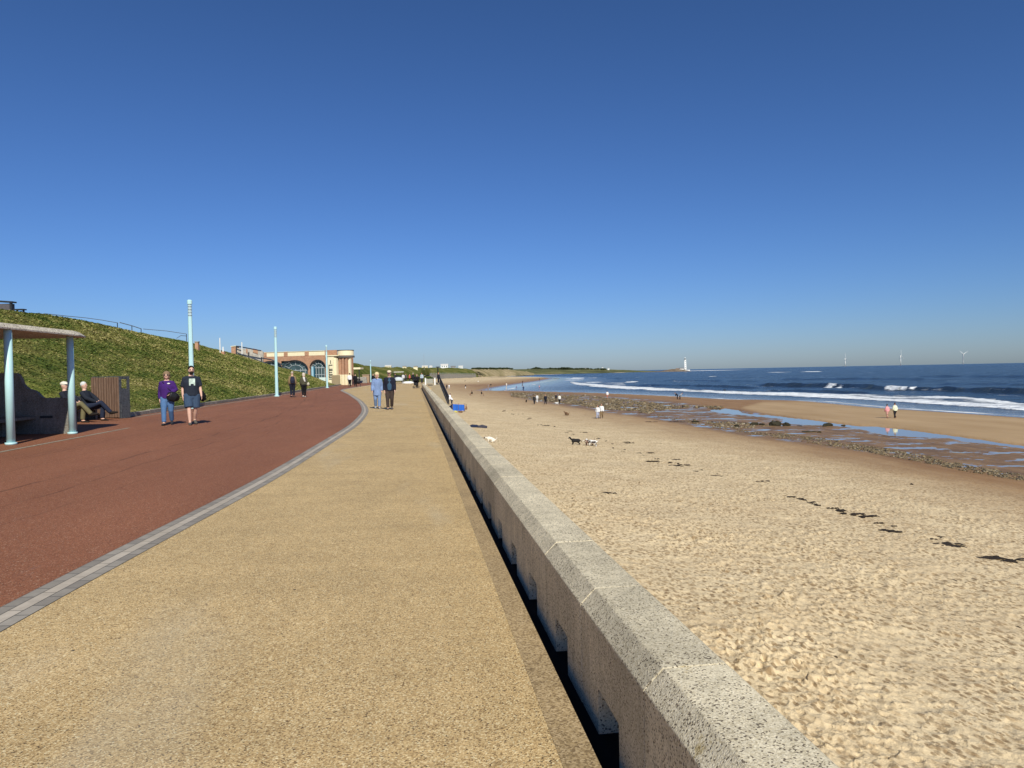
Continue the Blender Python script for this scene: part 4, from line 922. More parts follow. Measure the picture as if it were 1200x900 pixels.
# wind turbines
def turbine(px, hub_y, dist, a0, label, yaw=0):
    b = D(px, hub_y+5, dist); hub = D(px, hub_y, dist)[2]; r = empty('wind_turbine', (b[0], b[1], -5), -psi+yaw, label=label, cat='wind turbine', group='wind turbines standing out at sea'); h = hub+5; s = dist/7000
    MB().tube([(0, 0, 0), (0, 0, h)], [3.6*s, 2.6*s], 12).build('tower', WHITE, r, True); MB().box((-3*s, -5*s, h-2*s), (3*s, 7*s, h+3*s)).build('nacelle', WHITE, r)
    for k in range(3):
        a = a0+k*2*PI/3; L_ = 62*s; d_ = V3((math.sin(a), 0, math.cos(a))); c = V3((0, -6*s, h)); m = MB(); m.tube([c, c+d_*L_*.2, c+d_*L_], [2.0*s, (2.6*s, 1.1*s), .5*s], 8); m.build('blade', WHITE, r, True)
turbine(990.5, 420.5, 7000, .3, 'leftmost wind turbine, faintest on the horizon', 1.45); turbine(1055.5, 417, 7000, .1, 'middle wind turbine seen edge on above the waves', 1.5); turbine(1128.6, 415, 7000, -1.0, 'rightmost wind turbine with one blade pointing left', .3)

# ------------------------------------------------------------------ shelter
zs = .2; sh = empty('seafront_shelter', (-9.15, 19, zs), label='open concrete promenade shelter with flat roof and pale blue posts', cat='shelter')
def L_(x, y, z): return (x+9.15, y-19, z-zs)
m = MB()
ro_ = []
for i in range(9):
    t = i/8; ro_.append((-8.78-.0*t, 8+t*13.3))
out = [(-9.04, 8), (-9.04, 17.2), (-8.97, 18.8), (-8.88, 20.5), (-9.02, 21.15), (-9.3, 21.35), (-12.6, 21.35), (-12.9, 21.1), (-13, 8)]
n_ = len(out); rz_ = lambda y: 2.62+.0*(y-17)
m.add([L_(x, y, rz_(y)+zs) for x, y in out]+[L_(x, y, rz_(y)+.035+zs) for x, y in out]+[L_(x-.13 if x > -11 else x+.1, y-.10 if y > 20 else y, rz_(y)+.145+zs) for x, y in out],
      [tuple(range(n_-1, -1, -1))]+[(k, (k+1) % n_, n_+(k+1) % n_, n_+k) for k in range(n_)]+[(n_+k, n_+(k+1) % n_, 2*n_+(k+1) % n_, 2*n_+k) for k in range(n_)]+[tuple(2*n_+k for k in range(n_))])
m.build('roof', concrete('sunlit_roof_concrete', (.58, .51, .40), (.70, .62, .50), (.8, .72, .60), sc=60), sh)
def post(x, y):
    m = MB(); m.tube([L_(x, y, zs), L_(x, y, zs+.05)], .12, 20); m.tube([L_(x, y, zs+.05), L_(x, y, 2.62+zs)], [.088, .083], 20); return m.build('post', LBLUE, sh, True)
for y in (17.58, 20.52, 14.6, 11.6): post(-9.15, y)
for y in (11.6, 17.58): post(-12.4, y)
# shaped cross screen
m = MB(); zt = lambda x: float(np.interp(x, [-13.2, -10.73, -10.55, -10.46, -10.40, -10.28, -10.12, -10.03, -9.97, -9.92, -9.2], [1.66, 1.63, 1.62, 1.50, 1.30, 1.19, 1.14, 1.06, .98, .94, .93]))
xs_ = np.linspace(-12.9, -9.2, 90); y0, y1 = 20.62, 20.78; vs = []
for x in xs_: vs += [L_(x, y0, .2), L_(x, y0, zt(x)+.24), L_(x, y1, zt(x)+.24), L_(x, y1, .2)]
fs = [(i*4+k, (i+1)*4+k, (i+1)*4+k+1, i*4+k+1) for i in range(89) for k in range(3)]+[(89*4+3, 89*4+2, 89*4+1, 89*4), (0, 1, 2, 3)]
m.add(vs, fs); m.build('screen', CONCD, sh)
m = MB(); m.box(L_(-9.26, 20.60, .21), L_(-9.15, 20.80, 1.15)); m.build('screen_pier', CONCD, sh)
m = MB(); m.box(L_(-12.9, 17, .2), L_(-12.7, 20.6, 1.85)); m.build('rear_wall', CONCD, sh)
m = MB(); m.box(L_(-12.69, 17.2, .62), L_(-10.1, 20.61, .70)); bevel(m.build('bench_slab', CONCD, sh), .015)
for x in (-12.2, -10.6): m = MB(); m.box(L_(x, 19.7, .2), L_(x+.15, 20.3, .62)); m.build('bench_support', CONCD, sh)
m = MB(); m.box(L_(-9.98, 20.59, .64), L_(-9.68, 20.618, .70)); m.build('vent_slot', DARK, sh)
# bench beyond the screen with back to the bank
be = empty('bench', (SEAT1[0]-.05, SEAT1[1]+.42, .22), label='low dark bench beyond the shelter screen where two men sit', cat='bench')
m = MB(); m.box((-.25, -1.6, .38), (.32, 1.6, .45)); bevel(m.build('seat', CONCD, be), .01)
m = MB(); m.box((-.36, -1.6, .0), (-.26, 1.6, .86)); m.build('backrest', CONCD, be)
for y in (-1.3, 1.3, 0): MB().box((-.24, y-.08, 0), (.2, y+.08, .38)).build('leg', CONCD, be)

# litter bin housing in brown slats
a_ = np.array([-11.72, 27.82]); b_ = np.array([-10.60, 27.42]); dv = (b_-a_)/np.linalg.norm(b_-a_); Lw = np.linalg.norm(b_-a_); rz = math.atan2(dv[1], dv[0])
bn = empty('litter_bin', (a_[0], a_[1], .235), rz, label='tall slatted brown timber bin housing beside the shelter', cat='litter bin')
n_ = 11
for k in range(n_):
    x = k*Lw/n_; w_ = Lw/n_-.028; m = MB(); m.box((x, -.012, .03), (x+w_, .03, 1.50+random.uniform(-.012, .008))); bevel(m.build('slat', WOOD, bn), .006)
MB().box((.01, .031, .05), (Lw-.02, .07, 1.46)).build('backing', DARK, bn); 
sg = simple('speckled_metal', (.07, .075, .085), .5, 18, .7)
m = MB(); m.box((Lw-.03, .0, 0), (Lw, .5, 1.08)); m.box((Lw-.03, .0, 1.08), (Lw, .10, 1.42)); m.box((Lw-.03, .38, 1.08), (Lw, .5, 1.42)); m.box((Lw-.03, 0, 1.42), (Lw, .5, 1.50)); m.build('side_panel', sg, bn)
m = MB(); m.box((0, .47, 0), (Lw-.04, .50, 1.05)); m.build('rear_panel', sg, bn); MB().box((0, .04, 1.505), (Lw, .5, 1.53)).build('lid', sg, bn)
MB().box((Lw+.001, .04, 0), (Lw+.03, .47, .52)).build('base_panel', sg, bn)

# ------------------------------------------------------------------ lamp columns
def lamp(p, label, h=5.1):
    r = empty('street_lamp', (p[0], p[1], zprom(p[0])-.02), .2, label=label, cat='street lamp', group='pale blue lamp columns along the promenade')
    MB().tube([(0, 0, 0), (0, 0, .10)], .19, 8).build('base', LBLUE, r); MB().tube([(0, 0, .10), (0, 0, h-.78)], [.118, .092], 8).build('column', LBLUE, r)
    MB().tube([(0, 0, h-.78), (0, 0, h-.22)], [.082, .082], 12).build('diffuser', simple('frosted_lamp', (.42, .5, .52), .3), r)
    for k in range(4): MB().tube([(0, 0, h-.72+.14*k), (0, 0, h-.70+.14*k)], .105, 12).build('ring', LBLUE, r)
    MB().tube([(0, 0, h-.20), (0, 0, h-.04), (0, 0, h)], [.115, .115, .08], 12).build('cap', LBLUE, r)
p = D(225.5, 479, 33.4); lamp((p[0], p[1]), 'tallest looking pale blue lamp column, behind the man in shorts', 5.12)
p = G(324.5, 464.5); lamp(p, 'pale blue lamp column second from the shelter, left of the strolling pair')
p = G(383.5, 454.6); lamp(p, 'pale blue lamp column standing in front of the cafe arches')
p = D(434.6, 444, 150); lamp((p[0], p[1]), 'small far lamp column right of the cafe', 4.6)

# ------------------------------------------------------------------ bank top furniture
def crestz(px, y): # point at picture (px,y) above the crest distance
    c = bankpt(px); dep = (c-OO)@f; return D(px, y, dep+1.0)
r = None
rp = [(52, 367.4), (75, 370), (100, 372.4), (119, 375), (138, 378.4), (140, 377.8), (154, 381.5), (165.5, 385.3), (167.6, 385.5), (195, 387.8), (218, 391.3)]
P3 = [crestz(*q) for q in rp]; r = empty('hilltop_railing', P3[0], label='thin dark railing running along the top of the grass bank', cat='railing')
def rel(q): return V3([float(c) for c in q])-r.location
m = MB(); m.tube([rel(q) for q in P3[:5]], .022, 6); m.tube([rel(q) for q in P3[5:8]], .03, 6); m.tube([rel(q) for q in P3[8:]], .025, 6); m.build('top_rail', STEEL, r)
for q in (137.5, 154.5, 165.3, 218.5):
    y = np.interp(q, [a for a, b in rp], [b for a, b in rp]); a = crestz(q, y); c = bankpt(q); MB().tube([rel(a), rel((a[0], a[1], c[2]-.9))], .03, 6).build('post', DARK, r)
m = MB(); m.tube([rel(crestz(207, 396.5)), rel(crestz(212, 393.2)), rel(crestz(219, 393.8))], .025, 6); m.build('lower_rail', STEEL, r)
# dark bench hut + table on the top left
c = D(0, 359.5, 38.5); r = empty('hilltop_hut', c, -psi, label='dark low hut roof edge at the top left of the bank', cat='hut')
m = MB(); m.box((-5, 0, -.6), (.62, .25, .16)); m.build('wall', simple('slate_wall', (.10, .09, .10), .7), r); m = MB(); m.add([(-5.1, -.1, .66), (.72, -.1, .20), (.72, .28, .20), (-5.1, .28, .66), (-5.1, -.1, .74), (.72, -.1, .28), (.72, .28, .28), (-5.1, .28, .74)], [(0, 3, 2, 1), (4, 5, 6, 7), (0, 1, 5, 4), (1, 2, 6, 5), (2, 3, 7, 6), (3, 0, 4, 7)]); m.build('roof', DARK, r)
m = MB(); m.box((.55, -.05, -.6), (.66, .05, .27)); m.build('post', DARK, r)
c = D(24, 362.8, 38.5); r = empty('picnic_table', c, -psi, label='small dark picnic table beside the hilltop hut', cat='table')
MB().box((-.28, -.15, -.03), (.24, .15, .03)).build('tabletop', DARK, r); MB().box((.14, -.05, -.5), (.19, .05, -.03)).build('leg', DARK, r); MB().box((-.2, -.05, -.5), (-.15, .05, -.03)).build('leg', DARK, r)
# poles on skyline
for px_, yt, yb, lab in [(258, 396, 414, 'thin white pole on the bank top left of the small beacon'), (283.5, 401, 408, 'short thin white pole behind the stair wall')]:
    b = D(px_, yb, 70); t = D(px_, yt, 70); r = empty('flagpole', b, label=lab, cat='pole'); MB().tube([(0, 0, -.6), (0, 0, t[2]-b[2])], .05, 6).build('pole', WHITE, r)
b = D(261.5, 413.5, 70); r = empty('beacon', b, -psi, label='small white beacon on a red brick base on the bank top', cat='beacon')
MB().box((-.16, -.16, -.6), (.16, .16, .12)).build('base', BRICK, r); MB().tube([(0, 0, .12), (0, 0, .5), (0, 0, .62)], [.08, .06, .01], 8).build('cap', WHITE, r)
b = D(231, 402.8, 62); r = empty('brick_pier', b, -psi, label='small brick pier peeping over the bank near the first lamp', cat='pier'); MB().box((-.14, -.15, -.9), (.14, .15, .12)).build('pier', BRICK, r); MB().box((-.17, -.18, .12), (.17, .18, .2)).build('cap', CONC, r)

# ------------------------------------------------------------------ stair wall above the cafe
Fa = lambda px, y, d_: D(px, y, d_)
dS_ = 100.
def panel(name, pts, mt, par, th=.3):
    """pts: picture polygon at distance given per point -> extruded panel"""
    q = [D(*a) for a in pts]; back = f*np.array([1, 1, 0]); back = back/np.linalg.norm(back)*th
    n_ = len(q); vs = [a-par_l for a in q]+[a+back-par_l for a in q]
    m = MB(); m.add(vs, [tuple(range(n_-1, -1, -1)), tuple(range(n_, 2*n_))]+[(k, (k+1) % n_, n_+(k+1) % n_, n_+k) for k in range(n_)]); return m.build(name, mt, par)
par_l = D(290, 425, dS_); r = empty('stair_wall', par_l, label='sloping cream and brick wall of the steps above the cafe', cat='wall')
panel('brick_pier', [(271, 425, dS_), (276.5, 426, dS_), (276.5, 405.8, dS_), (271, 406.4, dS_)], BRICK, r, 1.2)
panel('cap', [(270.2, 406.3, dS_-.1), (277, 405.7, dS_-.1), (277, 405, dS_-.1), (270.2, 405.6, dS_-.1)], CREAM, r, 1.3)
panel('cream_panel', [(276.6, 428, dS_+.3), (308, 440, dS_+.3), (308, 412.4, dS_+.3), (306, 410.5, dS_+.3), (276.6, 407.5, dS_+.3)], simple('pale_panel', (.42, .38, .33), .8, 2, .35), r)
for a, b in ((288.3, 290), (296.5, 302)): panel('brick_panel', [(a, 412.8, dS_+.2), (b, 414.8, dS_+.2), (b, 409.5, dS_+.2), (a, 408.3, dS_+.2)], BRICK, r, .05)
panel('ramp_edge', [(277, 419, dS_-.5), (300, 427.5, dS_-.5), (312, 432, dS_-.5), (340, 441, dS_-.5), (340, 445, dS_-.5), (277, 430, dS_-.5)], simple('grey_ramp', (.32, .34, .37), .8), r, .2)
par_l = D(290, 415, dS_-1); r = empty('stair_railing', par_l, label='dark blue metal railings stepping down beside the stair wall', cat='railing')
for L2 in ([(276.5, 405.8), (283, 406.6), (306, 411)], [(277, 409), (282.5, 411)], [(277, 413), (284, 415.8)], [(283, 415), (291, 417.5), (304, 423), (312, 426)], [(291, 420.5), (306, 425.5)], [(306, 419.5), (318, 421.5), (330, 427)]):
    m = MB(); m.tube([D(a, b, dS_-1)-par_l for a, b in L2], .085, 6); m.build('rail', simple('dark_blue_paint', (.02, .03, .05), .5), r)
for px_, y0_, y1_ in ((277, 405.5, 418), (291.5, 412.8, 419.5), (306.5, 418.5, 425.5), (313, 424, 430)):
    m = MB(); a = D(px_, y0_, dS_-1)-par_l; b = D(px_, y1_, dS_-1)-par_l; m.tube([a, b], .09, 6); m.build('post', DARK, r)

# ------------------------------------------------------------------ cafe building
cl = D(312, 441, 112); cr = D(392, 441, 108.5); ax = (cr[:2]-cl[:2]); Lb = float(np.linalg.norm(ax)); ang = math.atan2(ax[1], ax[0])
cf = empty('seafront_cafe', (cl[0], cl[1], .2), ang, label='brick seafront cafe with arched windows and cream parapet', cat='building')
k_ = Lb/80.  # metres per picture column
def X_(px): return (px-312)*k_
def Zp(y, px=350): dd = 110.2; hy = 436.6-.0194*(px-600); return 1.62-.2+(hy-y)*dd/F
ZT = Zp(411.6); arches = [(373, 8.6, 431.5, 422.8), (346, 15.5, 434, 422.6), (317, 14, 431.5, 422.9)]
def opentop(px):
    z = -1
    for c, hw, ys_, yc in arches:
        if abs(px-c) < hw:
            e = math.sqrt(1-((px-c)/hw)**2); z = max(z, Zp(ys_)+(Zp(yc)-Zp(ys_))*e)
            if c == 346 and px < 346: z = max(z, Zp(422.6))
    return z
xs_ = []
for c, hw, _, _ in arches: xs_ += [c+hw*math.cos(PI*q/24) for q in range(25)]
xs_ = sorted(set([round(x, 3) for x in xs_+[270, 290, 300, 384, 391]]))
m = MB(); zb = -.3
for a, b in zip(xs_[:-1], xs_[1:]):
    if b-a < .02: continue
    za, zb2 = opentop(a+.01), opentop(b-.01); x0, x1 = X_(a), X_(b)
    if za < 0 and zb2 < 0: za = zb2 = -1; lo0 = lo1 = zb
    else: lo0 = max(za, Zp(434) if za < 0 else za); lo1 = max(zb2, Zp(434) if zb2 < 0 else zb2)
    m.add([(x0, 0, lo0), (x1, 0, lo1), (x1, 0, ZT-.72), (x0, 0, ZT-.72), (x0, .3, lo0), (x1, .3, lo1)], [(0, 1, 2, 3), (1, 0, 4, 5)])
m.box((X_(270), .3, -.3), (X_(391), .32, 0)); m.box((X_(391), 0, -.3), (X_(391)+.02, 6, ZT-.72)); m.box((X_(269.9), 6, -.3), (X_(391), 6.1, ZT-.72))
m.build('wall', BRICK, cf)
MB().box((X_(270), .35, -.2), (X_(391)-.05, .4, ZT-.8)).build('glazing', simple('reflecting_glass', (.05, .085, .095), .15, .7, .6, .6), cf)
fr = MB()
for c, hw, ys_, yc in arches:
    z0 = Zp(ys_); 
    for q in range(-2, 3): x = X_(c+hw*.36*q); fr.box((x-.03, .30, 0), (x+.03, .348, z0+.25))
    fr.box((X_(c-hw), .29, z0-.04), (X_(c+hw), .347, z0+.05)); fr.box((X_(c-hw), .29, z0-1.1), (X_(c+hw), .347, z0-1.03))
    for rr_ in (.55, .95):
        fr.tube([(X_(c)+hw*k_*rr_*math.cos(PI*q/16), .31, z0+(Zp(yc)-z0)*rr_*math.sin(PI*q/16)) for q in range(17)], .035, 6)
    for q in range(1, 6): a = PI*q/6; fr.tube([(X_(c)+hw*k_*.55*math.cos(a), .31, z0+(Zp(yc)-z0)*.55*math.sin(a)), (X_(c)+hw*k_*math.cos(a), .31, z0+(Zp(yc)-z0)*math.sin(a))], .03, 6)
fr.build('window_frame', simple('white_frame', (.42, .46, .48), .6), cf)
ar = MB()
for c, hw, ys_, yc in arches:
    ar.tube([(X_(c)+(hw+.3)*k_*math.cos(PI*q/20), -.03, Zp(ys_)+(Zp(yc)+.05-Zp(ys_))*math.sin(PI*q/20)) for q in range(21)], .07, 6)
ar.build('arch_ring', DARK, cf)
for a, b in ((360, 366.5),): MB().box((X_(367.2), .22, Zp(442)), (X_(368.6), .29, Zp(429.6))).build('blue_shutter', simple('teal_paint', (.02, .10, .16), .5), cf)
MB().box((X_(364.6), .24, Zp(442)), (X_(367), .285, Zp(430))).build('pale_shutter', simple('pale_blue_door', (.35, .55, .65), .5), cf)
MB().box((X_(377), -.6, 0), (X_(384), -.5, 1.25)).build('pale_screen', simple('aqua_screen', (.62, .72, .66), .6), cf)
par = MB(); par.box((X_(270), -.02, ZT-.72), (X_(391), .3, ZT-.70)); 
for a, b in ((270, 309.8), (313, 333.8), (338.2, 358.3), (363, 381.6)): MB().box((X_(a), .03, ZT-.715), (X_(b), .25, ZT-.06)).build('parapet_panel', CREAM, cf)
for a, b in ((309.8, 313), (333.8, 338.2), (358.3, 363), (381.6, 394.5)): MB().box((X_(a), -.03, ZT-.715), (X_(b), .28, ZT+.02)).build('parapet_pier', BRICK, cf)
MB().box((X_(270), -.06, ZT-.06), (X_(381.6), .02, ZT)).build('coping', CREAM, cf)
MB().box((X_(270), .3, ZT-.69), (X_(390.5), 5.9, ZT-.64)).build('roof', CONC, cf)
# pylon with stacked lettering
PX0, PX1 = 386.4, 393.2
m = MB(); m.box((X_(PX0), -.45, 0), (X_(PX1), .05, Zp(419.4))); m.build('sign_pylon', CREAM, cf); MB().box((X_(384), -.5, Zp(418.6)), (X_(397), .1, Zp(417.4))).build('ledge', CREAM, cf)
MB().box((X_(384.4), -.2, 0), (X_(386.4), .05, Zp(419))).build('brick_jamb', BRICK, cf)
MB().box((X_(PX1), -.3, 0), (X_(395.6), .3, Zp(420.5))).build('pylon_return', CREAM, cf)
def letter(ch, zc, hz, wd=.62, mt=DARK):
    m = MB(); x = X_((PX0+PX1)/2)-.02; y = -.47; t = .10; w2 = wd/2; h2_ = hz/2
    seg = {'I': [((0, h2_), (0, -h2_))], 'C': [((w2, h2_), (-w2, h2_)), ((-w2, h2_), (-w2, -h2_)), ((-w2, -h2_), (w2, -h2_))],
           'E': [((w2, h2_), (-w2, h2_)), ((-w2, h2_), (-w2, -h2_)), ((-w2, -h2_), (w2, -h2_)), ((-w2, 0), (w2*.7, 0))],
           'S': [((w2, h2_), (-w2, h2_)), ((-w2, h2_), (-w2, 0)), ((-w2, 0), (w2, 0)), ((w2, 0), (w2, -h2_)), ((w2, -h2_), (-w2, -h2_))]}[ch]
    for (x0, z0), (x1, z1) in seg: m.box((x+min(x0, x1)-t/2, y-.03, zc+min(z0, z1)-t/2), (x+max(x0, x1)+t/2, y, zc+max(z0, z1)+t/2))
    m.build('lettering', mt, cf)
for ch, yc, hh in (('I', 425.2, .42), ('C', 431.2, .62), ('E', 437.3, .62), ('S', 443, .5)): letter(ch, Zp(yc), hh, .56)
# round drum end
cx_, cy_, rd = X_(400.6), 1.2, 8.1*k_
def arc(r_, a0, a1, n_=20): return [(cx_+r_*math.cos(a0+(a1-a0)*i/n_), cy_+r_*math.sin(a0+(a1-a0)*i/n_)) for i in range(n_+1)]
def drum(name, r_, z0, z1, mt, a0=-PI*.97, a1=PI*.2, th=.25):
    o_ = arc(r_, a0, a1); i_ = arc(r_-th, a0, a1); n_ = len(o_); vs = [(x, y, z0) for x, y in o_]+[(x, y, z1) for x, y in o_]+[(x, y, z0) for x, y in i_]+[(x, y, z1) for x, y in i_]
    fs = []
    for k in range(n_-1): fs += [(k, k+1, n_+k+1, n_+k), (2*n_+k+1, 2*n_+k, 3*n_+k, 3*n_+k+1), (n_+k, n_+k+1, 3*n_+k+1, 3*n_+k), (k+1, k, 2*n_+k, 2*n_+k+1)]
    return MB().add(vs, fs).build(name, mt, cf)
drum('drum_parapet', rd, Zp(417.9), Zp(412.2), CREAM); drum('drum_coping', rd+.05, Zp(412.2), Zp(411.6), DARK); drum('canopy', rd+.12, Zp(420.4), Zp(418.3), simple('grey_fascia', (.12, .11, .1)), th=1.4)
drum('drum_wall', rd-.9, -.1, Zp(419.9), simple('dark_doorway', (.05, .035, .03), .6, 3, .5))
for a_ in (-2.45, -1.95, -1.45, -.95, -.4):
    x, y = cx_+(rd-.25)*math.cos(a_), cy_+(rd-.25)*math.sin(a_); MB().box((x-.17, y-.17, -.1), (x+.17, y+.17, Zp(420))).build('brick_column', BRICK if a_ not in (-.4,) else CREAM, cf)
    MB().box((x-.18, y-.18, -.1), (x+.18, y+.18, Zp(440))).build('column_base', CREAM, cf)
m = MB()
for x in np.arange(393.3, 402.6, 1.05): m.box((X_(x), -1.15, 0), (X_(x+.95), -1.08, 1.55))
o = m.build('timber_screen', PALEWOOD, cf)
# flat canopy right of cafe
c0 = D(416.5, 431.8, 128); ca = empty('cafe_canopy', (c0[0], c0[1], .2), -psi, label='flat cream topped canopy on dark posts right of the cafe', cat='canopy'); zz = c0[2]-.2
MB().box((-1.25, -1.2, zz-.16), (1.15, 1.4, zz+.16)).build('roof', CREAM, ca)
for x in (-1.0, .85): MB().tube([(x, -.9, 0), (x, -.9, zz-.16)], .09, 8).build('post', DARK, ca)
c0 = D(422, 438, 132); st = empty('entrance_steps', (c0[0], c0[1], .2), -psi, label='pale steps climbing behind the cafe canopy', cat='steps')
for k in range(5): MB().box((-.9+.28*k-1, -.2+.3*k, 0), (1.3-.1*k, .1+.3*k, .25+.22*k)).build('step', CONC, st)
c0 = D(430, 446, 140); hb = empty('stone_pier', (c0[0], c0[1], .2), -psi, label='sandy stone gate pier left of the far lamp', cat='pier'); MB().box((-.8, -.4, 0), (.5, .4, 1.5)).build('pier', simple('sandstone', (.34, .24, .15)), hb); MB().box((-.88, -.48, 1.5), (.58, .48, 1.6)).build('cap', simple('sandstone2', (.4, .3, .2)), hb)

# ------------------------------------------------------------------ group at the far end of the promenade
c0 = G(467, 449.6); kx_ = empty('beach_buggy', (c0[0], c0[1], .2), .15, label='small white roofed buggy parked at the far end of the promenade', cat='buggy')
MB().box((-.85, -.6, 1.86), (.85, 1.1, 1.94)).build('roof', WHITE, kx_); 
m = MB(); m.tube([(-.0, -1.1, .35), (0, -.9, .7), (0, .2, .75), (0, .9, .6)], [(.6, .2), (.7, .3), (.7, .3), (.6, .2)], 12); m.build('body', simple('buggy_panel', (.5, .55, .58)), kx_, True)
for x in (-.75, .75): 
    for y in (-.55, 1.0): MB().tube([(x, y, .6), (x, y, 1.86)], .03, 6).build('roof_post', DARK, kx_)
    for y in (-.8, .8): MB().tube([(x-.1, y, .28), (x+.1, y, .28)], .28, 14, side=(0, 0, 1)).build('wheel', BLACK, kx_)
MB().box((-.55, .1, .75), (.55, .35, 1.3)).build('seat', BLACK, kx_)
c0 = G(478, 450.2); bo = empty('upturned_boat', (c0[0], c0[1], .12), PI/2-psi+.0, label='white upturned dinghy lying on the far promenade', cat='boat')
m = MB(); m.tube([(0, -1.0, .12), (0, -.5, .12), (0, .3, .12), (0, 1.0, .10)], [(.25, .10), (.42, .25), (.42, .25), (.1, .08)], 14)
o = m.build('hull', WHITE, bo, True); MB().bar((0, -1.0, .40), (0, .9, .36), .05).build('keel', simple('keel', (.5, .5, .48)), bo)
grp = 'people gathered at the far end of the promenade'
for px_, yf, t, l, lab, an, hh in [(463.5, 449.3, (.02, .02, .03), (.015, .015, .02), 'person in black standing left of the white roofed buggy', 1, 1.75), (472.5, 448.8, (.72, .72, .74), (.25, .25, .3), 'person in white top right of the white roofed buggy', 0, 1.7),
                          (476, 448.6, (.12, .1, .14), (.03, .03, .04), 'person in dark purple top behind the upturned dinghy', 2, 1.65), (480, 448.8, (.55, .12, .10), (.04, .04, .05), 'person in red top behind the upturned dinghy', -1, 1.65),
                          (484.3, 449, (.02, .02, .03), (.02, .02, .025), 'person in black with pale cap near the upturned dinghy', .5, 1.75), (494.5, 450.2, (.38, .45, .52), (.03, .03, .04), 'person in pale blue top right of the hooded pushchair', 3, 1.72)]:
    q = G(px_, yf); farperson(lab, (q[0], q[1], .1), an, 'stand', t, l, H_=hh, group=grp, hair=(.6, .55, .5) if 'cap' in lab else (.08, .05, .03))
# white bollards and litter by wall end
for px_, lab in ((498.6, 'white gate post just beyond the end of the sea wall'), (509.6, 'white gate post beside the black lamp standard')):
    q = D(px_, 447, 104); r = empty('gate_post', (q[0], q[1], .01), label=lab, cat='post'); MB().box((-.09, -.09, 0), (.09, .09, 1.0)).build('post', WHITE, r); MB().box((-.12, -.12, 1.0), (.12, .12, 1.06)).build('cap', WHITE, r)
q = D(503.6, 445, 125); r = empty('planter', (q[0], q[1], .01), -psi, label='wide grey planter with dark shrubs between the white gate posts', cat='planter'); MB().box((-.75, -.3, 0), (.6, .3, .8)).build('trough', simple('grey_planter', (.32, .31, .26)), r)
m = MB()
for k in range(60): m.ball((random.uniform(-.7, .55), random.uniform(-.25, .25), random.uniform(.8, 1.05)), random.uniform(.07, .14), 5, 4, jit=.3)
m.build('foliage', PLANT, r)
# black standard and person beside it
q = D(513.4, 447, 128); r = empty('lamp_standard', (q[0], q[1], 0), label='thin black standard at the top of the beach ramp', cat='lamp post'); MB().tube([(0, 0, 0), (0, 0, 2.9)], .10, 8).build('pole', BLACK, r); MB().box((-.35, -.12, 2.8), (.35, .12, 2.95)).build('head', BLACK, r)
farperson('person with orange hat and black jacket under the black standard', (q[0]+.05, q[1]-1.5, .01), 2.5, 'stand', (.02, .02, .03), (.02, .02, .03), hair=(.55, .2, .08), H_=1.8)
# ramp with railing
m = MB(); x0, x1 = 1.9, 4.7; seg = [(150, .005), (131, .005), (100, -2.35), (92, -3.3)]
vs = []
for y, z in seg: vs += [(x0-1.4, y, z), (x1, y, z), (x1, y, z-3), (x0-1.4, y, z-3)]
m.add(vs, [(i*4+k, i*4+(k+1) % 4, i*4+4+(k+1) % 4, i*4+4+k) for i in range(3) for k in range(4)][::1]+[(12, 13, 14, 15), (3, 2, 1, 0)])
m.build('beach_ramp', simple('ramp_concrete', (.42, .33, .2), .9, 2), kind='structure')
r = empty('ramp_railing', (4.6, 130, 0), label='dark metal railing sloping down the beach ramp', cat='railing')
zr = lambda y: float(np.interp(y, [92, 100, 131, 150], [-3.1, -2.35, 0, 0]))
m = MB()
for h_ in (.35, .7, 1.1): m.tube([(0, y-130, zr(y)+h_) for y in (97.5, 100, 115, 131)], .045 if h_ > 1 else .03, 6)
m.build('rail', DARK, r)
for y in np.arange(98, 131.5, 1.5): MB().tube([(0, y-130, zr(y)-.2), (0, y-130, zr(y)+1.1)], .04, 6).build('post', DARK, r)

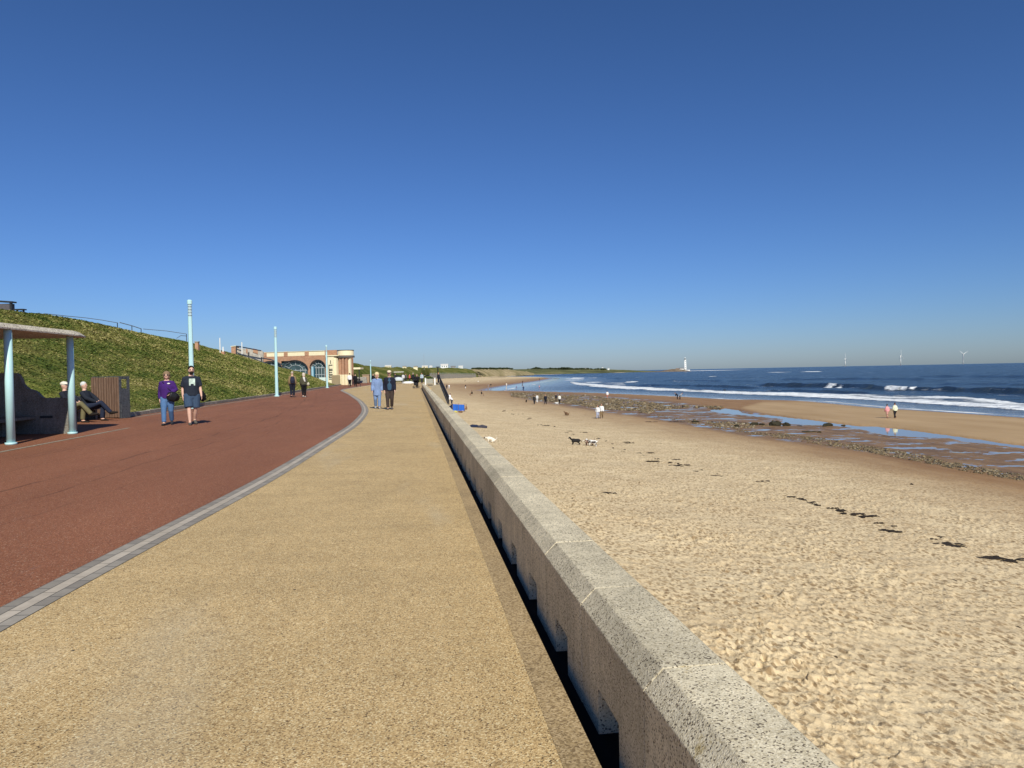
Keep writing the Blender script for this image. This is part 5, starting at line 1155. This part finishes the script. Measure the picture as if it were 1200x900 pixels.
# ------------------------------------------------------------------ on the beach
def nz_(c): return (c[0], c[1], c[2]-.02)
BG = 'people scattered over the beach'
B = [  # px, y feet, face, pose, top, legs, label, extra
 (700.6, 490.5, 2.9, 'walk', (.72, .72, .72), (.35, .38, .5), 'shorter person in white top and lilac trousers of the pair on open sand', 1.62, 'trousers'),
 (705.2, 490.2, 2.9, 'walk', (.75, .75, .75), (.20, .14, .08), 'taller person in white top and brown trousers of the pair on open sand', 1.78, 'trousers'),
 (1040, 490, .3, 'walk', (.75, .32, .34), (.55, .3, .25), 'person in pink top reflected in the tide pool', 1.62, 'shorts'),
 (1049, 490, .2, 'walk', (.72, .76, .55), (.02, .02, .025), 'person in pale yellow top and dark trousers beside the pink top', 1.78, 'trousers'),
 (626.3, 473.8, .2, 'walk', (.03, .03, .03), (.03, .03, .035), 'person in black by the cobbles, left of three dark walkers', 1.65, 'trousers'),
 (629.6, 472, .3, 'stand', (.6, .6, .6), (.5, .5, .5), 'person in pale grey just right of the left walker by the cobbles', 1.6, 'trousers'),
 (639.4, 474, 2.8, 'walk', (.015, .018, .03), (.015, .015, .02), 'tall person all in black halfway along the cobble edge', 1.8, 'trousers'),
 (651.8, 470.5, 2.4, 'stand', (.03, .03, .04), (.1, .07, .05), 'dark dressed person standing on the cobbles behind the white dog', 1.5, 'trousers'),
 (655.8, 473, .2, 'walk', (.7, .68, .62), (.02, .02, .02), 'person in cream jacket and black trousers next to the white dog', 1.7, 'trousers'),
 (711.8, 467.3, .1, 'walk', (.75, .72, .7), (.5, .2, .16), 'person in white top with reddish shorts beyond the cobbles', 1.75, 'shorts'),
 (794, 467.8, 1.6, 'bend', (.02, .02, .03), (.02, .02, .03), 'person in dark clothes crouching at the water edge', 1.6, 'trousers'),
 (796.6, 468.2, -1.6, 'bend', (.30, .32, .36), (.02, .02, .03), 'person in grey jacket bending beside the crouching dark figure', 1.6, 'trousers'),
 (613.5, 457.5, .1, 'walk', (.03, .05, .12), (.03, .04, .09), 'person in dark blue wading at the left edge of the water', 1.75, 'trousers'),
 (612.5, 449.5, .1, 'walk', (.08, .04, .03), (.05, .03, .03), 'person in brown on the sand spit above the wading figure', 1.7, 'trousers'),
 (605.5, 455.2, 1.6, 'sit', (.15, .05, .2), (.05, .05, .1), 'person in purple low at the water edge', 1.5, 'trousers'),
 (593.6, 453.4, .1, 'stand', (.75, .7, .6), (.6, .5, .4), 'person in cream near the stream mouth', 1.6, 'trousers'),
 (572.2, 455, .1, 'stand', (.25, .2, .18), (.3, .25, .25), 'person in faded grey strolling mid beach, left of the dark one', 1.65, 'trousers'),
 (575.3, 453.4, .1, 'bend', (.03, .03, .03), (.2, .15, .12), 'person in black bending beside the faded grey figure mid beach', 1.7, 'trousers'),
 (545.6, 455.4, .1, 'walk', (.05, .04, .04), (.7, .68, .65), 'person in dark top and white trousers on the far beach', 1.7, 'trousers'),
 (545.2, 447, 1.2, 'sit', (.03, .03, .05), (.2, .12, .08), 'person in dark top sitting near the dunes', 1.7, 'trousers'),
 (560.3, 448.2, .1, 'sit', (.78, .76, .72), (.7, .66, .6), 'person in white sitting near the dunes', 1.7, 'trousers'),
 (523.5, 455.8, .1, 'walk', (.03, .03, .04), (.03, .03, .05), 'person in black of the pair right of the ramp railing', 1.7, 'trousers'),
 (526.3, 455.6, .1, 'walk', (.72, .72, .74), (.6, .6, .62), 'person in white of the pair right of the ramp railing', 1.7, 'trousers'),
 (525.2, 472.5, -.6, 'bend', (.74, .76, .80), (.05, .07, .10), 'person in white shirt bending beside the foot of the ramp railing', 1.75, 'trousers'),
 (529.8, 475, 1.2, 'bend', (.74, .72, .74), (.03, .035, .06), 'dark haired person in white stooping behind the blue windbreak', 1.7, 'trousers'),
 (546.6, 482, 1.2, 'sit', (.22, .12, .07), (.15, .09, .06), 'brown clad child sitting at the right end of the windbreak', 1.2, 'trousers'),
 (619, 446, .1, 'walk', (.6, .25, .2), (.1, .08, .08), 'person in red on the far sand spit', 1.7, 'trousers'),
 (632.4, 445.6, .1, 'walk', (.12, .08, .08), (.05, .05, .06), 'person in dark brown at the tip of the sand spit', 1.7, 'trousers'),
 (632, 455.4, .1, 'walk', (.6, .3, .32), (.2, .12, .14), 'person in pink paddling in the shallow water', 1.5, 'shorts'),
 (553.2, 463.6, 1.4, 'sit', (.02, .02, .02), (.25, .15, .09), 'person in black sitting on the sand, left of two sitters', 1.75, 'trousers'),
 (564.3, 463.6, -1.4, 'sit', (.04, .035, .03), (.25, .16, .1), 'person in dark brown sitting on the sand, right of two sitters', 1.75, 'trousers'),
]
for px_, y, an, po, t, l, lab, hh, lk in B:
    q = onbeach(px_, y); farperson(lab, nz_(q), an-psi, po, t, l, H_=hh, legk=lk, group=BG, dz=-.02)

def dog(loc, rz, label, sc, base, patches=None, bend=0, tailup=.25, sit=False, vox=.022, head_down=0):
    r = empty('dog', loc, rz, label=label, cat='dog'); r.scale = (sc, sc*.92, sc*.84); m = MB(); hz = .40
    rear = .30 if not sit else .16
    m.tube([(0, -.34, rear+.08), (0, -.22, rear+.11), (0, 0, .40), (0, .20, .42), (0, .32, .44)], [(.09, .10), (.13, .15), (.12, .15), (.14, .18), (.11, .14)], 12)
    hd = V3((0, .46, .60-head_down)); m.tube([(0, .28, .48), (0, .38, .52-head_down*.5), tuple(hd)], [.085, .07, .065], 10)
    m.ball(hd+V3((0, .02, .02)), (.065, .085, .07), 10, 8); m.tube([hd+V3((0, .06, 0)), hd+V3((0, .17, -.03))], [.045, .028], 8)
    for s in (-1, 1):
        m.tube([hd+V3((.05*s, 0, .06)), hd+V3((.075*s, .01, .0))], [(.03, .012), (.02, .01)], 6)
        m.tube([(.07*s, .24, .42), (.075*s, .22, .24), (.075*s, .25, .12), (.075*s, .25, .03), (.075*s, .29, .02)], [.08, .055, .042, .036, .04], 8)
        if sit: m.tube([(.09*s, -.24, .20), (.11*s, -.02, .16), (.11*s, -.20, .06), (.11*s, -.05, .02)], [.09, .06, .03, .03], 8)
        else: m.tube([(.075*s, -.26, .36), (.085*s, -.17, .24), (.085*s, -.31, .15), (.085*s, -.29, .03), (.085*s, -.25, .02)], [.11, .07, .04, .036, .04], 8)
    m.tube([(0, -.36, rear+.12), (0, -.46, rear+.12+tailup*.6), (0, -.50, rear+.12+tailup*1.2)], [.03, .028, .015], 8)
    o = link('body', remesh(m, vox, 1), base, r)
    return r
def coatmat(name, a, b, sc, thr):
    n = NT(name); t = n.noise(n.obj(), sc, 2, .4); n.col(n.ramp(t, [(thr-.02, a), (thr+.02, b)])); n.rough(.85); return n.m
BLK = simple('black_coat', (.012, .011, .011), .75)
q = onbeach(674.8, 521.3); dog(nz_(q), PI/2-psi+.1, 'black dog facing left on the dry sand', .98, BLK, sit=False, tailup=-.15, head_down=-.05)
q = onbeach(694.5, 523); dog(nz_(q), PI/2-psi-.3, 'black and white dog with brown head beside the black dog', .98, coatmat('patched_coat', (.75, .72, .68), (.03, .02, .018), 5, .53))
q = onbeach(690.5, 522.6); dog(nz_(q), PI/2-psi+.25, 'pale spaniel with brown ears in front of the patched dog', .92, coatmat('spaniel_coat', (.62, .55, .45), (.12, .05, .03), 5, .50), head_down=.08)
q = onbeach(616.8, 471.5); dog(nz_(q), PI-psi, 'small black dog at the left end of the cobbles', .95, BLK)
q = onbeach(652.6, 473.8); dog(nz_(q), PI/2-psi, 'small white dog beside the figure in the cream jacket', .75, WHITE)
q = onbeach(664.2, 487); dog(nz_(q), .6, 'brown dog sitting alone between the cobbles and the dry sand', 1.0, simple('brown_coat', (.17, .10, .055), .8), sit=True)
q = onbeach(575.5, 519); dog(nz_(q), PI/2-psi, 'white dog with black face lying close to the sea wall', .95, coatmat('white_coat', (.74, .68, .58), (.02, .02, .02), 3, .60), sit=True, head_down=.12)
q = onbeach(849.5, 462.5)
dog((q[0], q[1], -5.0), PI/2-psi, 'tiny dark dog wading in the surf', 1.0, BLK)

# dark heap of clothing
q = onbeach(558.5, 501.5); r = empty('clothing_heap', nz_(q), -psi, label='heap of dark blue clothing and towels on the sand near the wall', cat='clothing')
for nm, pts, rad, mt in (('jacket', [(-.75, 0, .08), (-.4, 0, .16), (0, .1, .12), (.35, 0, .08)], [(.05, .1), (.16, .2), (.14, .2), (.08, .1)], cloth((.02, .028, .06))), ('towel', [(.1, -.1, .07), (.5, 0, .12), (.95, .1, .05)], [(.12, .16), (.12, .2), (.06, .14)], cloth((.05, .05, .07)))):
    mm = MB(); mm.tube(pts, rad, 10, side=(0, 1, 0)); link(nm, remesh(mm, .04), mt, r)
# windbreak
q = onbeach(537.5, 482.3); r = empty('windbreak', nz_(q), -psi, label='bright blue windbreak standing on the sand below the wall', cat='windbreak')
m = MB(); N = 16
for i in range(N):
    t0_, t1_ = i/N, (i+1)/N; fx = lambda t: (-.75+1.5*t, .08*math.sin(t*9)+.25*t, 0)
    a, b = fx(t0_), fx(t1_); m.add([(a[0], a[1], .12), (b[0], b[1], .12), (b[0], b[1], 1.0-.12*t1_), (a[0], a[1], 1.0-.12*t0_)], [(0, 1, 2, 3)])
o = m.build('cloth', simple('blue_canvas', (.02, .12, .52), .7, 4), r); o.modifiers.new('s', 'SOLIDIFY').thickness = .012
for t in (0, .5, 1): MB().tube([(-.75+1.5*t, .08*math.sin(t*9)+.25*t-.02, -.1), (-.75+1.5*t, .08*math.sin(t*9)+.25*t-.02, 1.1)], .018, 6).build('pole', WOOD, r)
m = MB(); m.add([(-1.7, .5, .5), (-.8, .1, .95), (-.78, .12, .1), (-1.6, .5, .1)], [(0, 1, 2, 3)]); o = m.build('dark_flap', cloth((.02, .03, .08)), r); o.modifiers.new('s', 'SOLIDIFY').thickness = .012
q = onbeach(535.5, 483.6); r = empty('beach_bag', nz_(q), -psi, label='yellow and brown bags lying in front of the blue windbreak', cat='bag'); mm = MB(); mm.ball((-.25, 0, .13), (.35, .2, .17), 10, 7); link('bag', remesh(mm, .04), cloth((.5, .45, .12)), r); mm = MB(); mm.ball((.45, 0, .12), (.3, .2, .15), 10, 7); link('rucksack', remesh(mm, .04), cloth((.18, .10, .05)), r)

# seaweed: separate clumps along the wrack line
WG = 'seaweed clumps strewn along the wrack line'
wk = [(1170, 655, 1.0, 'widest black seaweed clump at the right end of the wrack line'), (1106, 638.5, .9, 'long thin seaweed clump second from the right'), (1114, 640.8, .6, None), (1036, 622.5, .5, None), (1050, 624, .35, None), (1003, 603, .5, None), (1012, 606, .45, None), (1022, 605.5, .45, None), (1030, 614, .3, None), (983, 598.5, .45, None), (985, 599.5, .3, None), (957, 593, .2, None), (925.5, 583, .35, None), (895, 564.5, .6, 'seaweed clump alone below the middle of the wet sand'), (889, 565.2, .5, None), (762, 531, .5, None), (749, 531.5, .5, None), (766, 541, .5, None), (795, 547, .7, None), (789, 546, .6, None), (790, 539, .6, None), (733, 518.5, .5, None), (737, 519.5, .4, None),
      (668, 505.5, .5, 'seaweed clump just above the black dog'), (684, 507, .5, None), (671, 509.3, .35, None), (640, 499, .7, None), (620, 490.3, .5, None), (713, 578.5, .5, 'seaweed clump alone in the middle of the footprinted sand'), (815, 553, .4, None), (833, 558, .35, None), (760, 494.5, .9, None), (793, 494.6, 1.3, None), (1180, 659, .4, None), (1068, 568, .1, None)]
wl = np.array([(590, 480), (612, 488), (640, 499), (672, 508), (710, 519), (752, 531), (790, 543), (840, 558), (890, 570), (945, 588), (1000, 603), (1060, 622), (1110, 638), (1195, 662)]); r5 = random.Random(12)
for k in range(46):
    q = r5.random()*(len(wl)-1); a = wl[int(q)]*(1-q % 1)+wl[int(q)+1]*(q % 1); wk.append((a[0]+r5.gauss(0, 5), a[1]+r5.gauss(0, 1.6), r5.uniform(.14, .3), None))
for i, (px_, y, s_, lab) in enumerate(wk):
    q = onbeach(px_, y); m = MB(); rr = random.Random(i)
    for k in range(9 if s_ > .3 else 5):
        a = rr.uniform(-.25, .25)+psi*0; L = s_*rr.uniform(.15, .42); cx, cy = rr.gauss(0, s_*.24), rr.gauss(0, s_*.07); w_ = rr.uniform(.02, .05)*min(1.4, q[1]/25+.4)
        m.tube([(cx-L, cy+a*L, .0), (cx-L*.3, cy+rr.uniform(-.05, .05), .035), (cx+L*.4, cy-a*L*.4, .05), (cx+L, cy-a*L+rr.uniform(-.05, .05), .01)], [(w_*.5, .012), (w_*1.2, .02), (w_, .02), (w_*.4, .01)], 6, side=(0, 1, 0))
    o = m.build('seaweed_clump', WEED, None, True, label=lab or 'small flat clump of dark seaweed on the tide line', cat='seaweed', group=WG); o.location = V3([float(c) for c in q])-V3((0, 0, .01)); o.rotation_euler.z = -psi-.12
# boulders
def rock(px, y, w, h, d_, label, seed, nm='boulder', dz=0):
    q = onbeach(px, y); rr = random.Random(seed); m = MB(); m.ball((0, 0, h*.35), (w/2, d_/2, h*.65), 14, 9, jit=.10); o = m.build(nm, ROCK, None, False, label=label, cat='rock', group='dark rocks beside the tide pool'); o.location = (float(q[0]), float(q[1]), float(q[2])-.03); o.rotation_euler.z = -psi
    s_ = o.modifiers.new('s', 'SUBSURF'); s_.levels = s_.render_levels = 2; t = bpy.data.textures.new('rk', 'CLOUDS'); t.noise_scale = .35; d2 = o.modifiers.new('d', 'DISPLACE'); d2.texture = t; d2.strength = .35*h+.08; d2.mid_level = .5; d2.texture_coords = 'GLOBAL'
rock(908.5, 498.7, 1.35, .52, .8, 'largest dark rock on the left of the tide pool edge', 1); rock(921.5, 499, .85, .38, .6, 'rounded dark rock right of the largest one', 2); rock(970.5, 499.2, 1.1, .34, .6, 'flat dark rock at the middle of the pool edge', 3)
rock(966.5, 499.6, .5, .22, .4, 'small dark rock touching the flat one by the pool', 4); rock(988, 499, .45, .12, .35, 'tiny flat rock right of the flat dark rock', 5); rock(884, 498, .9, .32, .5, 'dark ridge shaped rock left of the largest rock', 6); rock(893, 498, .7, .22, .4, 'low rock between the ridge rock and the largest one', 7)
rock(948, 506.5, 1.5, .14, .6, 'long flat weedy rock below the pool', 8); rock(960, 507, .35, .14, .3, 'small flat rock right of the long weedy one', 9); rock(815, 495, .9, .24, .5, 'dark rock at the left end of the lower cobble line', 10); rock(863, 500, .5, .26, .4, 'upright dark rock in the lower cobble line', 11); rock(937, 499, .6, .09, .4, 'thin dark rock at the pool rim', 12)
# cobbles
def stonefield(polys, name, lab):
    ico = bmesh.new(); bmesh.ops.create_icosphere(ico, subdivisions=1, radius=1); iv = np.array([v.co[:] for v in ico.verts]); if_ = [[v.index for v in q.verts] for q in ico.faces]; ico.free()
    C_ = []; Rr = []
    for px_poly, nst, smin, smax in polys:
        A_ = np.array(px_poly, float); c = 0; x0, y0 = A_.min(0); x1, y1 = A_.max(0)
        while c < nst:
            k = 4000; px_ = rng.uniform(x0, x1, k); py_ = rng.uniform(y0, y1, k); g = inside(px_, py_, A_); px_ = px_[g]; py_ = py_[g]
            cl_ = fbm(px_*.09, py_*.32, 3, 90); keep = rng.random(len(px_)) < np.clip((cl_-.36)*4.5, 0.03, 1); px_ = px_[keep]; py_ = py_[keep]
            for a, b in zip(px_, py_):
                if c >= nst: break
                C_.append(U(a, b, -4.4)[:2]); Rr.append(rng.uniform(smin, smax)*(1.9 if rng.random() < .07 else 1)); c += 1
    C_ = np.array(C_); Rr = np.array(Rr); z = beach_z(C_[:, 0], C_[:, 1])[0]; N = len(C_)
    sc3 = Rr[:, None]*rng.uniform(.6, 1.25, (N, 3))*np.array([1.25, 1.25, .48]); V = iv[None]*sc3[:, None, :]*rng.uniform(.8, 1.15, (N, len(iv), 1)); an = rng.random(N)*2*PI
    Vx = V[..., 0]*np.cos(an)[:, None]-V[..., 1]*np.sin(an)[:, None]+C_[:, 0:1]; Vy = V[..., 0]*np.sin(an)[:, None]+V[..., 1]*np.cos(an)[:, None]+C_[:, 1:2]; Vz = V[..., 2]+(z+sc3[:, 2]*.35)[:, None]
    VV = np.stack([Vx, Vy, Vz], -1).reshape(-1, 3); Fc = (np.array(if_)[None]+np.arange(N)[:, None, None]*len(iv)).reshape(-1, 3)
    me = bpy.data.meshes.new(name); me.vertices.add(len(VV)); me.vertices.foreach_set('co', VV.astype(np.float32).ravel()); m_ = len(Fc); me.loops.add(m_*3); me.loops.foreach_set('vertex_index', Fc.astype(np.int32).ravel()); me.polygons.add(m_)
    me.polygons.foreach_set('loop_start', np.arange(0, m_*3, 3, dtype=np.int32)); me.polygons.foreach_set('loop_total', np.full(m_, 3, np.int32)); me.update(calc_edges=True)
    link(name, me, COB, kind='stuff', label=lab, cat='cobbles')
stonefield([([(598, 459.5), (640, 460), (665, 460.5), (700, 464), (730, 467.5), (765, 471.5), (790, 474), (800, 478), (770, 481.5), (760, 486), (740, 483), (705, 481), (670, 475), (635, 471.5), (600, 466)], 17000, .05, .15),
            ([(812, 493), (850, 494.5), (890, 497), (905, 499), (880, 503), (860, 503), (835, 501), (815, 498)], 900, .035, .10),
            ([(800, 474.5), (850, 476), (845, 478), (800, 477.5)], 400, .05, .14), ([(770, 486), (830, 497), (880, 507), (930, 512), (1000, 524), (1060, 533), (1120, 545), (1200, 560), (1300, 578), (1300, 588), (1200, 569), (1120, 554), (1060, 541), (1000, 530), (930, 518), (880, 511.5), (830, 502), (770, 490)], 5200, .022, .06),
            ([(905, 508), (960, 514), (1030, 526), (1095, 538), (1090, 545), (1030, 534), (960, 521), (905, 514)], 1800, .025, .065), ([(1100, 544), (1140, 549), (1200, 560), (1200, 568), (1140, 556), (1100, 549)], 700, .025, .065)], 'cobbles', 'bed of brown and grey cobbles on the wet shore')

# ------------------------------------------------------------------ light, sky, camera
el = R_(40); az_s = psi*0+math.atan2(.127, -.992)   # sun azimuth measured from +Y towards +X
sd = V3((math.sin(az_s)*math.cos(el), math.cos(az_s)*math.cos(el), math.sin(el)))
w = bpy.data.worlds.new('World'); S.world = w; w.use_nodes = True; nt_ = w.node_tree
sky = nt_.nodes.new('ShaderNodeTexSky'); sky.sky_type = 'NISHITA'; sky.sun_disc = False; sky.sun_elevation = el; sky.sun_rotation = az_s
sky.air_density = 1.0; sky.dust_density = .42; sky.ozone_density = 10.0; sky.altitude = 10
sp_ = nt_.nodes.new('ShaderNodeSeparateColor'); nt_.links.new(sky.outputs[0], sp_.inputs[0]); gn = nt_.nodes.new('ShaderNodeCombineColor')   # camera-like grade of the whole sky
for q, (gm, gg) in enumerate(((1.15, .97), (1.12, 1.02), (1.20, 1.0))):
    pw = nt_.nodes.new('ShaderNodeMath'); pw.operation = 'POWER'; pw.inputs[1].default_value = gm; nt_.links.new(sp_.outputs[q], pw.inputs[0])
    ml = nt_.nodes.new('ShaderNodeMath'); ml.operation = 'MULTIPLY'; ml.inputs[1].default_value = gg; nt_.links.new(pw.outputs[0], ml.inputs[0]); nt_.links.new(ml.outputs[0], gn.inputs[q])
bg = nt_.nodes['Background']; nt_.links.new(gn.outputs[0], bg.inputs[0]); bg.inputs[1].default_value = .065
su = bpy.data.lights.new('sun', 'SUN'); su.energy = 4.9; su.angle = R_(.5); su.color = (1, .965, .82); so = bpy.data.objects.new('sun', su); COL.objects.link(so); so.rotation_euler = sd.to_track_quat('Z', 'Y').to_euler(); so.location = (0, 0, 50)
cam = bpy.data.cameras.new('camera'); co = bpy.data.objects.new('camera', cam); COL.objects.link(co); S.camera = co
cam.sensor_width = 36; cam.lens = F/1200*36; cam.clip_end = 60000; cam.clip_start = .05
Mx = Matrix(((RR[0], UU[0], -f[0], 0), (RR[1], UU[1], -f[1], 0), (RR[2], UU[2], -f[2], H), (0, 0, 0, 1))); co.matrix_world = Mx
S.view_settings.view_transform = 'Standard'; S.view_settings.look = 'None'; S.view_settings.exposure = 0; S.view_settings.gamma = 1
S.render.engine = 'CYCLES'; S.cycles.max_bounces = 5; S.cycles.diffuse_bounces = 3; S.cycles.glossy_bounces = 3
